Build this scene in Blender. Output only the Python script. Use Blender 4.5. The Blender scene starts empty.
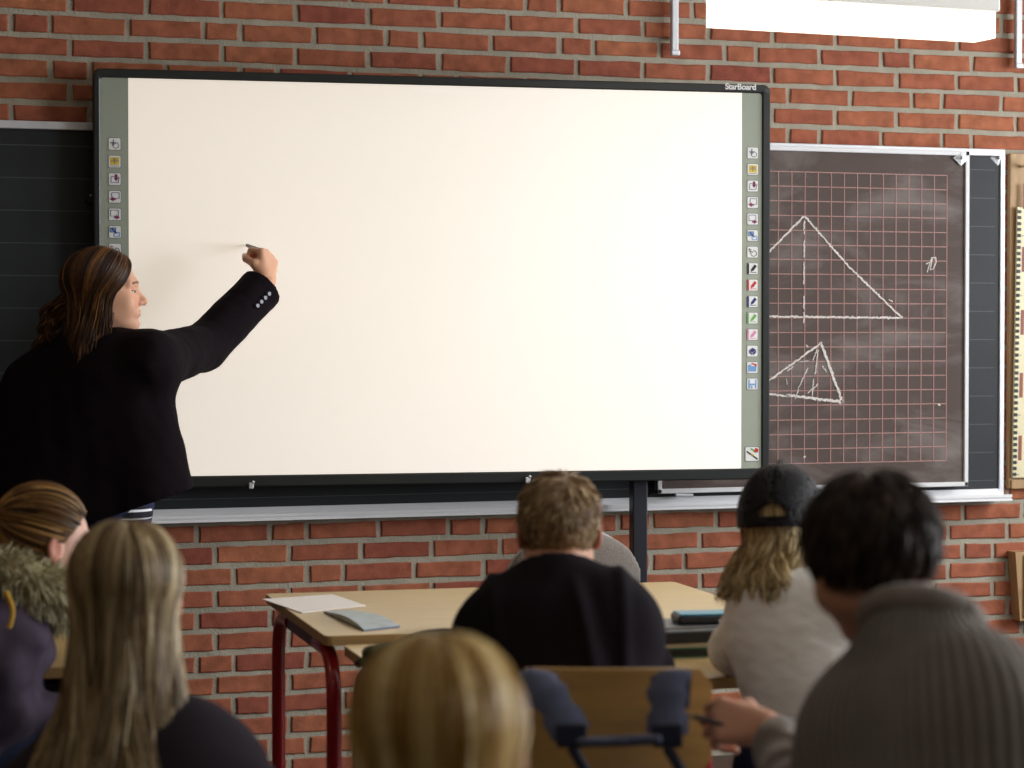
import bpy, bmesh, math, random
import numpy as np
from mathutils import Vector, Matrix

random.seed(7); RNG = np.random.default_rng(11)
SC = bpy.context.scene
COL = SC.collection
F = 2300.0
KD = F / 1900.0
PSI = math.atan(F / 6735); TH = math.atan(51.5 / F)
CAM = Vector((0, 0, 1.40))
PIV = None      # depth at which a figure is anchored

# ---------------------------------------------------------------- camera
cd = bpy.data.cameras.new('camera'); cam = bpy.data.objects.new('camera', cd); COL.objects.link(cam)
cam.location = CAM; cam.rotation_euler = (math.pi / 2 - TH, 0, -PSI)
cd.sensor_width = 36; cd.lens = 36 * F / 1024; cd.clip_start = .05; cd.clip_end = 60
cd.dof.use_dof = True; cd.dof.focus_distance = 6.9; cd.dof.aperture_fstop = 3.6
SC.camera = cam
RM = cam.rotation_euler.to_matrix()
def W(px, py, d):
    "the point of the place at optical depth d on the line of sight of a measured picture position"
    d = d * KD if PIV is None else PIV * KD + (d - PIV)
    return CAM + RM @ Vector(((px - 512) / F * d, (384 - py) / F * d, -d))
def ray(px, py): return RM @ Vector(((px - 512) / F, (384 - py) / F, -1))
def WY(px, py, y): r = ray(px, py); return CAM + r * (y / r.y)
def WZ(px, py, z): r = ray(px, py); return CAM + r * ((z - CAM.z) / r.z)

# ---------------------------------------------------------------- materials
def lin(c):
    return tuple(((x / 255) / 12.92 if x <= 10 else ((x / 255 + .055) / 1.055) ** 2.4) for x in c) + (1,)
MATS = {}
def mat(name, col, rough=.6, metal=0, spec=.5, var=0, vscale=8, bump=0, bscale=60, emit=0, sheen=0, col2=None, stretch=(1, 1, 1), coat=0):
    if name in MATS: return MATS[name]
    m = bpy.data.materials.new(name); m.use_nodes = True; nt = m.node_tree; N = nt.nodes; L = nt.links
    b = N['Principled BSDF']; c = lin(col)
    b.inputs['Base Color'].default_value = c; b.inputs['Roughness'].default_value = rough
    b.inputs['Metallic'].default_value = metal; b.inputs['Specular IOR Level'].default_value = spec
    if sheen: b.inputs['Sheen Weight'].default_value = sheen
    if coat: b.inputs['Coat Weight'].default_value = coat
    if emit:
        b.inputs['Emission Color'].default_value = c; b.inputs['Emission Strength'].default_value = emit
    tc = N.new('ShaderNodeTexCoord'); mp = N.new('ShaderNodeMapping'); mp.inputs['Scale'].default_value = stretch
    L.new(tc.outputs['Object'], mp.inputs['Vector'])
    if var or col2:
        n = N.new('ShaderNodeTexNoise'); n.inputs['Scale'].default_value = vscale; n.inputs['Detail'].default_value = 5
        L.new(mp.outputs['Vector'], n.inputs['Vector'])
        r = N.new('ShaderNodeValToRGB'); r.color_ramp.elements[0].position = .3; r.color_ramp.elements[1].position = .7
        r.color_ramp.elements[0].color = tuple(x * (1 - var) for x in c[:3]) + (1,)
        r.color_ramp.elements[1].color = lin(col2) if col2 else tuple(min(1, x * (1 + var)) for x in c[:3]) + (1,)
        L.new(n.outputs['Fac'], r.inputs['Fac']); L.new(r.outputs['Color'], b.inputs['Base Color'])
    if bump:
        n = N.new('ShaderNodeTexNoise'); n.inputs['Scale'].default_value = bscale; n.inputs['Detail'].default_value = 6
        L.new(mp.outputs['Vector'], n.inputs['Vector'])
        bp = N.new('ShaderNodeBump'); bp.inputs['Strength'].default_value = bump; bp.inputs['Distance'].default_value = .004
        L.new(n.outputs['Fac'], bp.inputs['Height']); L.new(bp.outputs['Normal'], b.inputs['Normal'])
    MATS[name] = m; return m
def hair_mat(name, dark, mid, light, rough=.42):
    if name in MATS: return MATS[name]
    m = mat(name, mid, rough, spec=.35); nt = m.node_tree; N = nt.nodes; L = nt.links
    a = N.new('ShaderNodeAttribute'); a.attribute_name = 'rnd'
    r = N.new('ShaderNodeValToRGB'); e = r.color_ramp.elements
    e[0].position = .1; e[0].color = lin(dark); e[1].position = .95; e[1].color = lin(light)
    k = e.new(.55); k.color = lin(mid)
    L.new(a.outputs['Fac'], r.inputs['Fac']); L.new(r.outputs['Color'], N['Principled BSDF'].inputs['Base Color'])
    return m
def attr_mat(name, rough, attr='tint', **k):
    if name in MATS: return MATS[name]
    m = mat(name, (200, 160, 140), rough, **k); nt = m.node_tree; N = nt.nodes; L = nt.links
    a = N.new('ShaderNodeAttribute'); a.attribute_name = attr
    L.new(a.outputs['Color'], N['Principled BSDF'].inputs['Base Color'])
    N['Principled BSDF'].inputs['Subsurface Weight'].default_value = .08
    N['Principled BSDF'].inputs['Subsurface Radius'].default_value = (.01, .004, .002)
    return m

# ---------------------------------------------------------------- object helpers
def props(o, label=None, cat=None, group=None, kind=None):
    if label: o['label'] = label
    if cat: o['category'] = cat
    if group: o['group'] = group
    if kind: o['kind'] = kind
    return o
def empty(name, loc, label, cat, group=None, rz=0):
    o = bpy.data.objects.new(name, None); COL.objects.link(o); o.location = loc; o.rotation_euler.z = rz
    o.empty_display_size = .05
    return props(o, label, cat, group)
def obj(name, bm, mats, parent=None, smooth=False, loc=None, rz=0):
    me = bpy.data.meshes.new(name)
    bmesh.ops.recalc_face_normals(bm, faces=bm.faces)
    bm.to_mesh(me); bm.free()
    for m in (mats if isinstance(mats, (list, tuple)) else [mats]): me.materials.append(m)
    o = bpy.data.objects.new(name, me); COL.objects.link(o)
    if parent: o.parent = parent
    if loc is not None: o.location = loc
    o.rotation_euler.z = rz
    if smooth:
        for p in me.polygons: p.use_smooth = True
        try: me.set_sharp_from_angle(angle=math.radians(38))
        except Exception: pass
    return o
def box(bm, lo, hi, bev=0, mi=0, M=None, seg=2):
    r = bmesh.ops.create_cube(bm, size=1); vs = r['verts']
    c = [(a + b) / 2 for a, b in zip(lo, hi)]; s = [abs(b - a) for a, b in zip(lo, hi)]
    for v in vs: v.co = Vector((v.co.x * s[0] + c[0], v.co.y * s[1] + c[1], v.co.z * s[2] + c[2]))
    fs = set(f for v in vs for f in v.link_faces)
    for f in fs: f.material_index = mi
    if bev:
        es = list(set(e for v in vs for e in v.link_edges))
        rr = bmesh.ops.bevel(bm, geom=es, offset=bev, segments=seg, affect='EDGES', profile=.5)
        vs = list(set(v for f in rr['faces'] for v in f.verts) | set(v for v in vs if v.is_valid))
        for f in rr['faces']: f.material_index = mi
    if M is not None:
        for v in set(vs): v.co = M @ v.co
    return vs
def tube(bm, pts, r, seg=12, mi=0, cap=True, sx=1):
    pts = [Vector(p) for p in pts]; n = len(pts); rings = []
    up = None
    for i, p in enumerate(pts):
        t = (pts[min(i + 1, n - 1)] - pts[max(i - 1, 0)]).normalized()
        if up is None:
            up = Vector((0, 0, 1)) if abs(t.z) < .9 else Vector((0, 1, 0))
        a = t.cross(up).normalized(); b = a.cross(t).normalized(); up = b
        rr = r[i] if isinstance(r, (list, tuple)) else r
        rings.append([bm.verts.new(p + (a * math.cos(2 * math.pi * k / seg) * sx + b * math.sin(2 * math.pi * k / seg)) * rr) for k in range(seg)])
    for i in range(n - 1):
        for k in range(seg):
            f = bm.faces.new((rings[i][k], rings[i][(k + 1) % seg], rings[i + 1][(k + 1) % seg], rings[i + 1][k])); f.material_index = mi
    if cap:
        for g in (rings[0][::-1], rings[-1]):
            f = bm.faces.new(g); f.material_index = mi
def bend(pts, rad, n=6):
    "round the corners of a polyline"
    pts = [Vector(p) for p in pts]; out = [pts[0]]
    for i in range(1, len(pts) - 1):
        a, b, c = pts[i - 1], pts[i], pts[i + 1]
        u = (a - b).normalized(); v = (c - b).normalized(); p0 = b + u * rad; p1 = b + v * rad
        for k in range(n + 1):
            t = k / n; out.append(p0 * (1 - t) ** 2 + b * 2 * t * (1 - t) + p1 * t * t)
    return out + [pts[-1]]
def prism(bm, outline, z0, z1, mi=0, M=None):
    "outline in xy, between two heights"
    lo = [bm.verts.new((x, y, z0)) for x, y in outline]; hi = [bm.verts.new((x, y, z1)) for x, y in outline]
    n = len(lo); fs = [bm.faces.new(lo[::-1]), bm.faces.new(hi)]
    for i in range(n): fs.append(bm.faces.new((lo[i], lo[(i + 1) % n], hi[(i + 1) % n], hi[i])))
    for f in fs: f.material_index = mi
    if M is not None:
        for v in lo + hi: v.co = M @ v.co
    return fs
def rrect(x0, y0, x1, y1, r, n=5):
    o = []
    for cx, cy, a in ((x1 - r, y1 - r, 0), (x0 + r, y1 - r, 90), (x0 + r, y0 + r, 180), (x1 - r, y0 + r, 270)):
        for k in range(n + 1):
            t = math.radians(a + 90 * k / n); o.append((cx + r * math.cos(t), cy + r * math.sin(t)))
    return o

def np_mesh(name, pieces, mats, parent, base, attrs=None, smooth=True):
    """pieces: list of (verts Nx3, faces Mx4 or Mx3, material index, dict of attributes)"""
    V = []; loops = []; starts = []; mi = []; off = 0; ls = 0; A = {}
    for v, f, m, at in pieces:
        V.append(v); f = np.asarray(f); k = f.shape[1]
        loops.append((f + off).ravel()); starts.append(ls + np.arange(len(f)) * k); mi.append(np.full(len(f), m))
        off += len(v); ls += f.size
        for key, val in at.items(): A.setdefault(key, []).append(val)
    V = np.concatenate(V) - np.array(base); loops = np.concatenate(loops); starts = np.concatenate(starts); mi = np.concatenate(mi)
    me = bpy.data.meshes.new(name)
    me.vertices.add(len(V)); me.vertices.foreach_set('co', V.astype(np.float32).ravel())
    me.loops.add(len(loops)); me.loops.foreach_set('vertex_index', loops.astype(np.int32))
    me.polygons.add(len(starts)); me.polygons.foreach_set('loop_start', starts.astype(np.int32))
    me.polygons.foreach_set('material_index', mi.astype(np.int32))
    me.update(calc_edges=True); me.validate()
    for m in mats: me.materials.append(m)
    for key, val in A.items():
        val = np.concatenate(val)
        if val.ndim == 2:
            a = me.attributes.new(key, 'FLOAT_COLOR', 'POINT'); a.data.foreach_set('color', val.astype(np.float32).ravel())
        else:
            a = me.attributes.new(key, 'FLOAT', 'POINT'); a.data.foreach_set('value', val.astype(np.float32))
    me.polygons.foreach_set('use_smooth', np.full(len(me.polygons), smooth))
    o = bpy.data.objects.new(name, me); COL.objects.link(o); o.parent = parent
    return o

# ---------------------------------------------------------------- signed-distance modelling
def A3(v): return np.array([v[0], v[1], v[2]], dtype=np.float64)
def cap(a, b, ra, rb=None, flat=None):
    a = A3(a); b = A3(b); rb = ra if rb is None else rb
    R = max(ra, rb) * 1.6
    def f(P):
        q = P - a; ab = b - a; L = ab @ ab + 1e-12
        t = np.clip((q @ ab) / L, 0, 1); w = q - t[..., None] * ab
        if flat is not None:
            n, k = flat; n = A3(n); c = w @ n
            w = w + (c * (1 / k - 1))[..., None] * n
            d = np.sqrt((w * w).sum(-1)) - (ra + (rb - ra) * t)
            return d * min(1, k ** .5)
        return np.sqrt((w * w).sum(-1)) - (ra + (rb - ra) * t)
    return np.minimum(a, b) - R, np.maximum(a, b) + R, f
def ell(c, r, R=None):
    c = A3(c); r = A3(r); m = r.max()
    def f(P):
        q = P - c
        if R is not None: q = q @ R
        k0 = np.sqrt(((q / r) ** 2).sum(-1)); k1 = np.sqrt(((q / r ** 2) ** 2).sum(-1)) + 1e-9
        return k0 * (k0 - 1) / k1
    return c - m, c + m, f
class Field:
    def __init__(s, lo, hi, h):
        s.lo = A3(lo); s.h = h; n = np.ceil((A3(hi) - s.lo) / h).astype(int) + 1
        s.F = np.full(n, .3); s.n = n
    def rng(s, lo, hi, pad):
        i0 = np.maximum(0, np.floor((lo - pad - s.lo) / s.h).astype(int)); i1 = np.minimum(s.n, np.ceil((hi + pad - s.lo) / s.h).astype(int) + 1)
        return i0, i1
    def pts(s, i0, i1):
        ax = [s.lo[k] + s.h * np.arange(i0[k], i1[k]) for k in range(3)]
        return np.stack(np.meshgrid(*ax, indexing='ij'), -1)
    def add(s, pr, k=.02, op='u'):
        lo, hi, f = pr; i0, i1 = s.rng(lo, hi, k + .03)
        if (i1 <= i0).any(): return s
        sl = tuple(slice(a, b) for a, b in zip(i0, i1)); d = f(s.pts(i0, i1)); g = s.F[sl]
        if op == 'u':
            h = np.clip(.5 + .5 * (g - d) / k, 0, 1); s.F[sl] = g * (1 - h) + d * h - k * h * (1 - h)
        else:
            d = -d; h = np.clip(.5 - .5 * (g - d) / k, 0, 1); s.F[sl] = g * (1 - h) + d * h + k * h * (1 - h)
        return s
    def cut(s, pr, k=.008): return s.add(pr, k, 's')
    def keep(s, fn):
        "intersect with fn(P) < 0"
        P = s.pts(np.zeros(3, int), s.n); s.F = np.maximum(s.F, fn(P)); return s
    def disp(s, fn):
        P = s.pts(np.zeros(3, int), s.n); s.F = s.F + fn(P); return s
    def mesh(s):
        Fd = s.F.copy(); 
        for ax in range(3):
            sl = [slice(None)] * 3; sl[ax] = 0; Fd[tuple(sl)] = .1; sl[ax] = -1; Fd[tuple(sl)] = .1
        S = Fd < 0
        c = np.zeros(np.array(S.shape) - 1, int)
        offs = [(i, j, k) for i in (0, 1) for j in (0, 1) for k in (0, 1)]
        for i, j, k in offs: c += S[i:S.shape[0] - 1 + i, j:S.shape[1] - 1 + j, k:S.shape[2] - 1 + k]
        act = (c > 0) & (c < 8); ijk = np.argwhere(act); idx = np.full(act.shape, -1); idx[act] = np.arange(len(ijk))
        acc = np.zeros((len(ijk), 3)); num = np.zeros(len(ijk))
        for a in offs:
            for ax in range(3):
                if a[ax]: continue
                b = list(a); b[ax] = 1
                f0 = Fd[ijk[:, 0] + a[0], ijk[:, 1] + a[1], ijk[:, 2] + a[2]]; f1 = Fd[ijk[:, 0] + b[0], ijk[:, 1] + b[1], ijk[:, 2] + b[2]]
                m = (f0 < 0) != (f1 < 0); t = np.where(m, f0 / np.where(m, f0 - f1, 1), 0)
                p = np.array(a, float)[None].repeat(len(ijk), 0); p[:, ax] = t
                acc[m] += p[m]; num[m] += 1
        V = s.lo + s.h * (ijk + acc / num[:, None])
        Q = []
        for ax in range(3):
            u, v = (ax + 1) % 3, (ax + 2) % 3
            s0 = [slice(None)] * 3; s1 = [slice(None)] * 3; s0[ax] = slice(0, -1); s1[ax] = slice(1, None)
            a, b = S[tuple(s0)], S[tuple(s1)]
            E = np.argwhere(a != b); E = E[(E[:, u] > 0) & (E[:, v] > 0) & (E[:, u] < S.shape[u] - 1) & (E[:, v] < S.shape[v] - 1)]
            q = []
            for du, dv in ((-1, -1), (0, -1), (0, 0), (-1, 0)):
                e = E.copy(); e[:, u] += du; e[:, v] += dv; q.append(idx[e[:, 0], e[:, 1], e[:, 2]])
            q = np.stack(q, 1); fl = ~a[E[:, 0], E[:, 1], E[:, 2]]
            q[fl] = q[fl][:, ::-1]; Q.append(q)
        Q = np.concatenate(Q); Q = Q[(Q >= 0).all(1)]
        return V, Q
def waves(P, amp, freq, seed=0, n=5, aniso=(1, 1, 1)):
    r = np.random.default_rng(seed); o = 0; an = np.array(aniso)
    for i in range(n):
        k = r.normal(size=3) * freq * an; k2 = r.normal(size=3) * freq * .5
        o = o + np.sin(P @ k + r.uniform(0, 6) + 1.6 * np.sin(P @ k2 + r.uniform(0, 6)))
    return o * amp / n

# ================================================================ THE ROOM
YW = 5.84 * KD * math.cos(PSI) / math.cos(math.radians(15.75))
m_brick = None
def brick_material():
    m = bpy.data.materials.new('brick'); m.use_nodes = True; nt = m.node_tree; N = nt.nodes; L = nt.links; b = N['Principled BSDF']
    a = N.new('ShaderNodeAttribute'); a.attribute_name = 'brick_tone'
    r = N.new('ShaderNodeValToRGB'); e = r.color_ramp.elements
    e[0].position = 0; e[0].color = lin((136, 72, 60)); e[1].position = 1; e[1].color = lin((182, 116, 82))
    k = e.new(.5); k.color = lin((164, 98, 74)); k = e.new(.25); k.color = lin((150, 84, 68)); k = e.new(.8); k.color = lin((172, 107, 78))
    L.new(a.outputs['Fac'], r.inputs['Fac'])
    tc = N.new('ShaderNodeTexCoord')
    n = N.new('ShaderNodeTexNoise'); n.inputs['Scale'].default_value = 22; n.inputs['Detail'].default_value = 8
    L.new(tc.outputs['Object'], n.inputs['Vector'])
    mr = N.new('ShaderNodeMapRange'); mr.inputs[1].default_value = .3; mr.inputs[2].default_value = .7; mr.inputs[3].default_value = .72; mr.inputs[4].default_value = 1.22
    L.new(n.outputs['Fac'], mr.inputs[0])
    mx = N.new('ShaderNodeMix'); mx.data_type = 'RGBA'; mx.blend_type = 'MULTIPLY'; mx.inputs[0].default_value = 1
    L.new(r.outputs['Color'], mx.inputs[6]); L.new(mr.outputs[0], mx.inputs[7])
    # pale lime smears
    n2 = N.new('ShaderNodeTexNoise'); n2.inputs['Scale'].default_value = 9; n2.inputs['Detail'].default_value = 9; n2.inputs['Roughness'].default_value = .75
    L.new(tc.outputs['Object'], n2.inputs['Vector'])
    m2 = N.new('ShaderNodeMapRange'); m2.inputs[1].default_value = .66; m2.inputs[2].default_value = .8; m2.inputs[4].default_value = .7
    L.new(n2.outputs['Fac'], m2.inputs[0])
    mx2 = N.new('ShaderNodeMix'); mx2.data_type = 'RGBA'; mx2.inputs[7].default_value = lin((196, 158, 142))
    L.new(m2.outputs[0], mx2.inputs[0]); L.new(mx.outputs[2], mx2.inputs[6]); L.new(mx2.outputs[2], b.inputs['Base Color'])
    b.inputs['Roughness'].default_value = .9; b.inputs['Specular IOR Level'].default_value = .2
    n3 = N.new('ShaderNodeTexNoise'); n3.inputs['Scale'].default_value = 160; n3.inputs['Detail'].default_value = 6
    L.new(tc.outputs['Object'], n3.inputs['Vector'])
    bp = N.new('ShaderNodeBump'); bp.inputs['Strength'].default_value = .5; bp.inputs['Distance'].default_value = .003
    L.new(n3.outputs['Fac'], bp.inputs['Height']); L.new(bp.outputs['Normal'], b.inputs['Normal'])
    return m
m_brick = brick_material()
m_mortar = mat('mortar', (170, 164, 148), .95, spec=.1, var=.13, vscale=14, bump=.8, bscale=120)
XL, XR, YB, ZC = -2.2, 5.6, -2.6, 3.0

def brick_wall():
    H, C = .0667, WY(897, 92, YW).x; S = (C - WY(70, 71, YW).x) / round((C - WY(70, 71, YW).x) / .234 * 2) * 2
    z0 = WY(856, 68.5, YW).z          # centre of a bed joint under a row with headers
    V = []; Fc = []; MI = []; T = []
    j = .0086; n = 0
    def rect(x0, x1, za, zb, tone):
        nonlocal n
        if x1 < XL + .02 or x0 > XR - .02: return
        x0 = max(x0, XL); x1 = min(x1, XR)
        y = YW + random.uniform(-.0012, .0012); e = .004; jx = lambda: random.uniform(-.0022, .0022)
        a = [(x0 + jx(), za + jx()), (x1 + jx(), za + jx()), (x1 + jx(), zb + jx()), (x0 + jx(), zb + jx())]
        # wavy hand-made edges
        out = []
        for q in range(4):
            p0, p1 = a[q], a[(q + 1) % 4]; m = 6 if q % 2 == 0 else 2
            for t in range(m):
                u = t / m; w = .0016 if t else 0
                out.append((p0[0] + (p1[0] - p0[0]) * u + (random.uniform(-w, w) if q % 2 else 0), p0[1] + (p1[1] - p0[1]) * u + (random.uniform(-w, w) if q % 2 == 0 else 0)))
        cx, cz = (x0 + x1) / 2, (za + zb) / 2
        front = [(cx + (x - cx) * (1 - 2 * e / max(.05, x1 - x0)), y, cz + (z - cz) * (1 - 2 * e / (zb - za))) for x, z in out]
        mid = [(x, y + .003, z) for x, z in out]; back = [(x, YW + .014, z) for x, z in out]
        k = len(out); V.extend(front + mid + back); Fc.append(tuple(range(n, n + k)))
        for q in range(k):
            r = (q + 1) % k
            Fc.append((n + k + q, n + k + r, n + r, n + q)); Fc.append((n + 2 * k + q, n + 2 * k + r, n + k + r, n + k + q))
        MI.extend([0] * (1 + 2 * k)); T.extend([tone] * (3 * k)); n += 3 * k
    zlow = WY(469, 526.7, YW).z; Cl = WY(289, 531.8, YW).x
    rows = [(r, z0 + .0667 - r * H, C) for r in range(-16, 12)]
    zend = rows[-1][1] - H
    q = -1
    low = []
    for q in range(-12, 12):
        zt = zlow + H / 2 - q * H
        if zt <= zend + .01: low.append((q, zt, Cl))
    # a course a touch taller or lower closes the joint behind the chalkboard
    rows += low
    for r, zt, C in rows:
        zb = zt - H
        za, zc = zb + j, zt - j
        if zc < 0 or za > ZC: continue
        za = max(za, 0); zc = min(zc, ZC)
        if zc - za < .01: continue
        tone = lambda: min(1, max(0, random.gauss(.55, .15)))
        if r % 2:
            for k in range(-26, 16): rect(C + k * S + j, C + (k + 1) * S - j, za, zc, tone())
        else:
            for k in range(-12, 8):
                c = C + S * (2.5 * k + .5 * (r // 2) % 2.5)
                rect(c - S / 4 + j, c + S / 4 - j, za, zc, tone())
                rect(c + S / 4 + j, c + S * 1.25 - j, za, zc, tone()); rect(c + S * 1.25 + j, c + S * 2.25 - j, za, zc, tone())
    me = bpy.data.meshes.new('wall_back')
    b0 = n
    for p in ((XL, YW + .006, 0), (XR, YW + .006, 0), (XR, YW + .006, ZC), (XL, YW + .006, ZC), (XL, YW + .2, 0), (XR, YW + .2, 0), (XR, YW + .2, ZC), (XL, YW + .2, ZC)): V.append(p); T.append(.5)
    for f in ((0, 1, 2, 3), (5, 4, 7, 6), (4, 0, 3, 7), (1, 5, 6, 2), (3, 2, 6, 7), (4, 5, 1, 0)): Fc.append(tuple(b0 + i for i in f)); MI.append(1)
    me.from_pydata(V, [], Fc); me.materials.append(m_brick); me.materials.append(m_mortar)
    me.polygons.foreach_set('material_index', MI)
    a = me.attributes.new('brick_tone', 'FLOAT', 'POINT'); a.data.foreach_set('value', T)
    o = bpy.data.objects.new('wall_back', me); COL.objects.link(o); o['kind'] = 'structure'
brick_wall()
m_wall = mat('painted_wall', (104, 96, 84), .9, var=.04, vscale=3, bump=.2)
m_floor = mat('linoleum', (70, 62, 54), .5, var=.12, vscale=30)
m_ceil = mat('ceiling_board', (225, 222, 214), .9, var=.03)
m_white = mat('white_paint', (228, 226, 220), .5)
def struct(name, boxes, m):
    bm = bmesh.new()
    for lo, hi in boxes: box(bm, lo, hi)
    return props(obj(name, bm, m), kind='structure')
struct('floor', [((XL, YB, -.1), (XR, YW + .2, 0))], m_floor)
struct('ceiling', [((XL - .2, YB - .2, ZC), (XR + .2, YW + .2, ZC + .15))], m_ceil)
struct('wall_left', [((XL - .2, YB, 0), (XL, YW + .2, ZC))], m_wall)
struct('wall_rear', [((XL - .2, YB - .2, 0), (XR + .2, YB, ZC))], m_wall)
WIN = [(-1.0, 1.0), (1.6, 3.6), (4.2, 6.1)]
bx = [((XR, YB, 0), (XR + .2, YW + .2, .9)), ((XR, YB, 2.65), (XR + .2, YW + .2, ZC))]
ys = [YB] + [y for w in WIN for y in w] + [YW + .2]
for a, b in zip(ys[::2], ys[1::2]): bx.append(((XR, a, .9), (XR + .2, b, 2.65)))
struct('wall_right', bx, m_wall)
m_glass = bpy.data.materials.new('window_glass'); m_glass.use_nodes = True
_n = m_glass.node_tree.nodes; _l = m_glass.node_tree.links; _n.remove(_n['Principled BSDF']); _t = _n.new('ShaderNodeBsdfTransparent'); _g = _n.new('ShaderNodeBsdfGlossy'); _g.inputs['Roughness'].default_value = .02
_m = _n.new('ShaderNodeMixShader'); _m.inputs[0].default_value = .07; _l.new(_t.outputs[0], _m.inputs[1]); _l.new(_g.outputs[0], _m.inputs[2]); _l.new(_m.outputs[0], _n['Material Output'].inputs['Surface'])
for i, (a, b) in enumerate(WIN):
    bm = bmesh.new(); x0, x1 = XR + .08, XR + .13
    for lo, hi in (((x0, a, .9), (x1, a + .06, 2.65)), ((x0, b - .06, .9), (x1, b, 2.65)), ((x0, a + .06, .9), (x1, b - .06, .96)), ((x0, a + .06, 2.59), (x1, b - .06, 2.65)), ((x0, (a + b) / 2 - .03, .96), (x1, (a + b) / 2 + .03, 2.59))):
        box(bm, lo, hi, .004)
    w = props(obj('window_%d' % (i + 1), bm, m_white), kind='structure')
    bm = bmesh.new(); box(bm, (XR + .1, a + .06, .96), (XR + .106, b - .06, 2.59)); obj('pane', bm, m_glass, w)
    bm = bmesh.new(); box(bm, (XR - .12, a - .05, .86), (XR + .08, b + .05, .9), .004); obj('window_sill', bm, m_white, w)

# ================================================================ CHALKBOARD
m_alu = mat('aluminium', (214, 216, 220), .45, metal=.35, var=.05, vscale=20)
m_aluw = mat('white_enamel_rail', (222, 222, 224), .4, metal=0)
m_slate = mat('slate_enamel', (42, 45, 48), .5, spec=.25, var=.12, vscale=3, stretch=(1, 1, 2.5))
m_rule = mat('faint_ruling', (70, 74, 78), .5)
xa, xb = XL + .35, WY(1005.5, 300, YW - .05).x
zt = WY(1006, 152.7, YW - .05).z; zl = WY(1006, 497, YW - .05).z
cb = empty('chalkboard', ((xa + xb) / 2, YW, zl), 'long dark chalkboard with an aluminium chalk ledge fixed along the brick wall', 'chalkboard')
cb_o = cb.location
def rel(bm, o):
    for v in bm.verts: v.co -= o
    return bm
bm = bmesh.new(); box(bm, (xa, YW - .03, zl), (xb, YW - .001, zt)); obj('writing_surface', rel(bm, cb_o), m_slate, cb)
bm = bmesh.new()
z = zt - .06
while z > zl + .04:
    box(bm, (xa + .02, YW - .0306, z), (xb - .03, YW - .0298, z + .0022)); z -= .0965
obj('ruled_lines', rel(bm, cb_o), m_rule, cb)
bm = bmesh.new()
box(bm, (xa, YW - .045, zt - .012), (xb, YW - .0, zt + .012), .003); box(bm, (xb - .013, YW - .036, zl), (xb + .006, YW, zt), .003); box(bm, (xa - .006, YW - .05, zl), (xa + .016, YW, zt), .003)
obj('frame', rel(bm, cb_o), m_alu, cb)
bm = bmesh.new()
prof = [(-.001, .028), (-.034, .028), (-.038, .006), (-.085, .004), (-.088, .012), (-.094, .012), (-.095, .003), (-.090, .002), (-.090, -.003), (-.097, -.004), (-.098, -.009), (-.001, -.012)]
lo = [bm.verts.new((xa, YW + y, zl + z)) for y, z in prof]; hi = [bm.verts.new((xb + .003, YW + y, zl + z)) for y, z in prof]
bm.faces.new(lo); bm.faces.new(hi[::-1])
for i in range(len(prof)): k = (i + 1) % len(prof); bm.faces.new((lo[i], hi[i], hi[k], lo[k]))
obj('chalk_ledge', rel(bm, cb_o), m_aluw, cb)

# sliding brown squared panel
YP = YW - .075
m_brown = None
def brown():
    m = mat('brown_enamel', (84, 71, 66), .6, spec=.2, var=.05, vscale=4); nt = m.node_tree; N = nt.nodes; L = nt.links; b = N['Principled BSDF']
    src = b.inputs['Base Color'].links[0].from_socket
    tc = N.new('ShaderNodeTexCoord'); mp = N.new('ShaderNodeMapping'); mp.inputs['Scale'].default_value = (1.2, 1, 3.2); mp.inputs['Rotation'].default_value = (0, .5, 0)
    L.new(tc.outputs['Object'], mp.inputs[0])
    n = N.new('ShaderNodeTexNoise'); n.inputs['Scale'].default_value = 2.3; n.inputs['Detail'].default_value = 7; n.inputs['Roughness'].default_value = .6; n.inputs['Distortion'].default_value = .6
    L.new(mp.outputs[0], n.inputs['Vector'])
    mr = N.new('ShaderNodeMapRange'); mr.inputs[1].default_value = .47; mr.inputs[2].default_value = .85; mr.inputs[4].default_value = .45
    L.new(n.outputs['Fac'], mr.inputs[0])
    mx = N.new('ShaderNodeMix'); mx.data_type = 'RGBA'; mx.inputs[7].default_value = lin((176, 168, 164))
    L.new(mr.outputs[0], mx.inputs[0]); L.new(src, mx.inputs[6]); L.new(mx.outputs[2], b.inputs['Base Color'])
    return m
m_brown = brown()
px0 = WY(657, 490, YP).x; px1 = WY(968, 300, YP).x; pz1 = WY(968, 151.5, YP).z; pz0 = WY(968, 486, YP).z
bp_ = empty('sliding_chalkboard_panel', ((px0 + px1) / 2, YP, pz0), 'brown sliding chalkboard panel with pink squared grid and chalk triangles, right of whiteboard', 'chalkboard')
po = bp_.location
bm = bmesh.new(); box(bm, (px0, YP, pz0), (px1, YP + .014, pz1)); obj('writing_surface', rel(bm, po), m_brown, bp_)
bm = bmesh.new()
fw = .015
box(bm, (px0, YP - .008, pz0), (px0 + fw, YP + .02, pz1), .002); box(bm, (px1 - fw, YP - .008, pz0), (px1, YP + .02, pz1), .002)
box(bm, (px0, YP - .008, pz1 - fw), (px1, YP + .02, pz1), .002); box(bm, (px0, YP - .008, pz0), (px1, YP + .02, pz0 + fw), .002)
obj('frame', rel(bm, po), m_aluw, bp_)
bm = bmesh.new()
gx1 = WY(946.5, 300, YP).x; gz1 = WY(946, 175.5, YP).z; gz0 = WY(946, 460.5, YP).z; gs = (gz1 - gz0) / 20
m_pink = mat('pink_grid_line', (186, 138, 132), .6)
for i in range(21): box(bm, (gx1 - 24 * gs, YP - .0012, gz0 + i * gs - .0012), (gx1, YP + .001, gz0 + i * gs + .0012))
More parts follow.
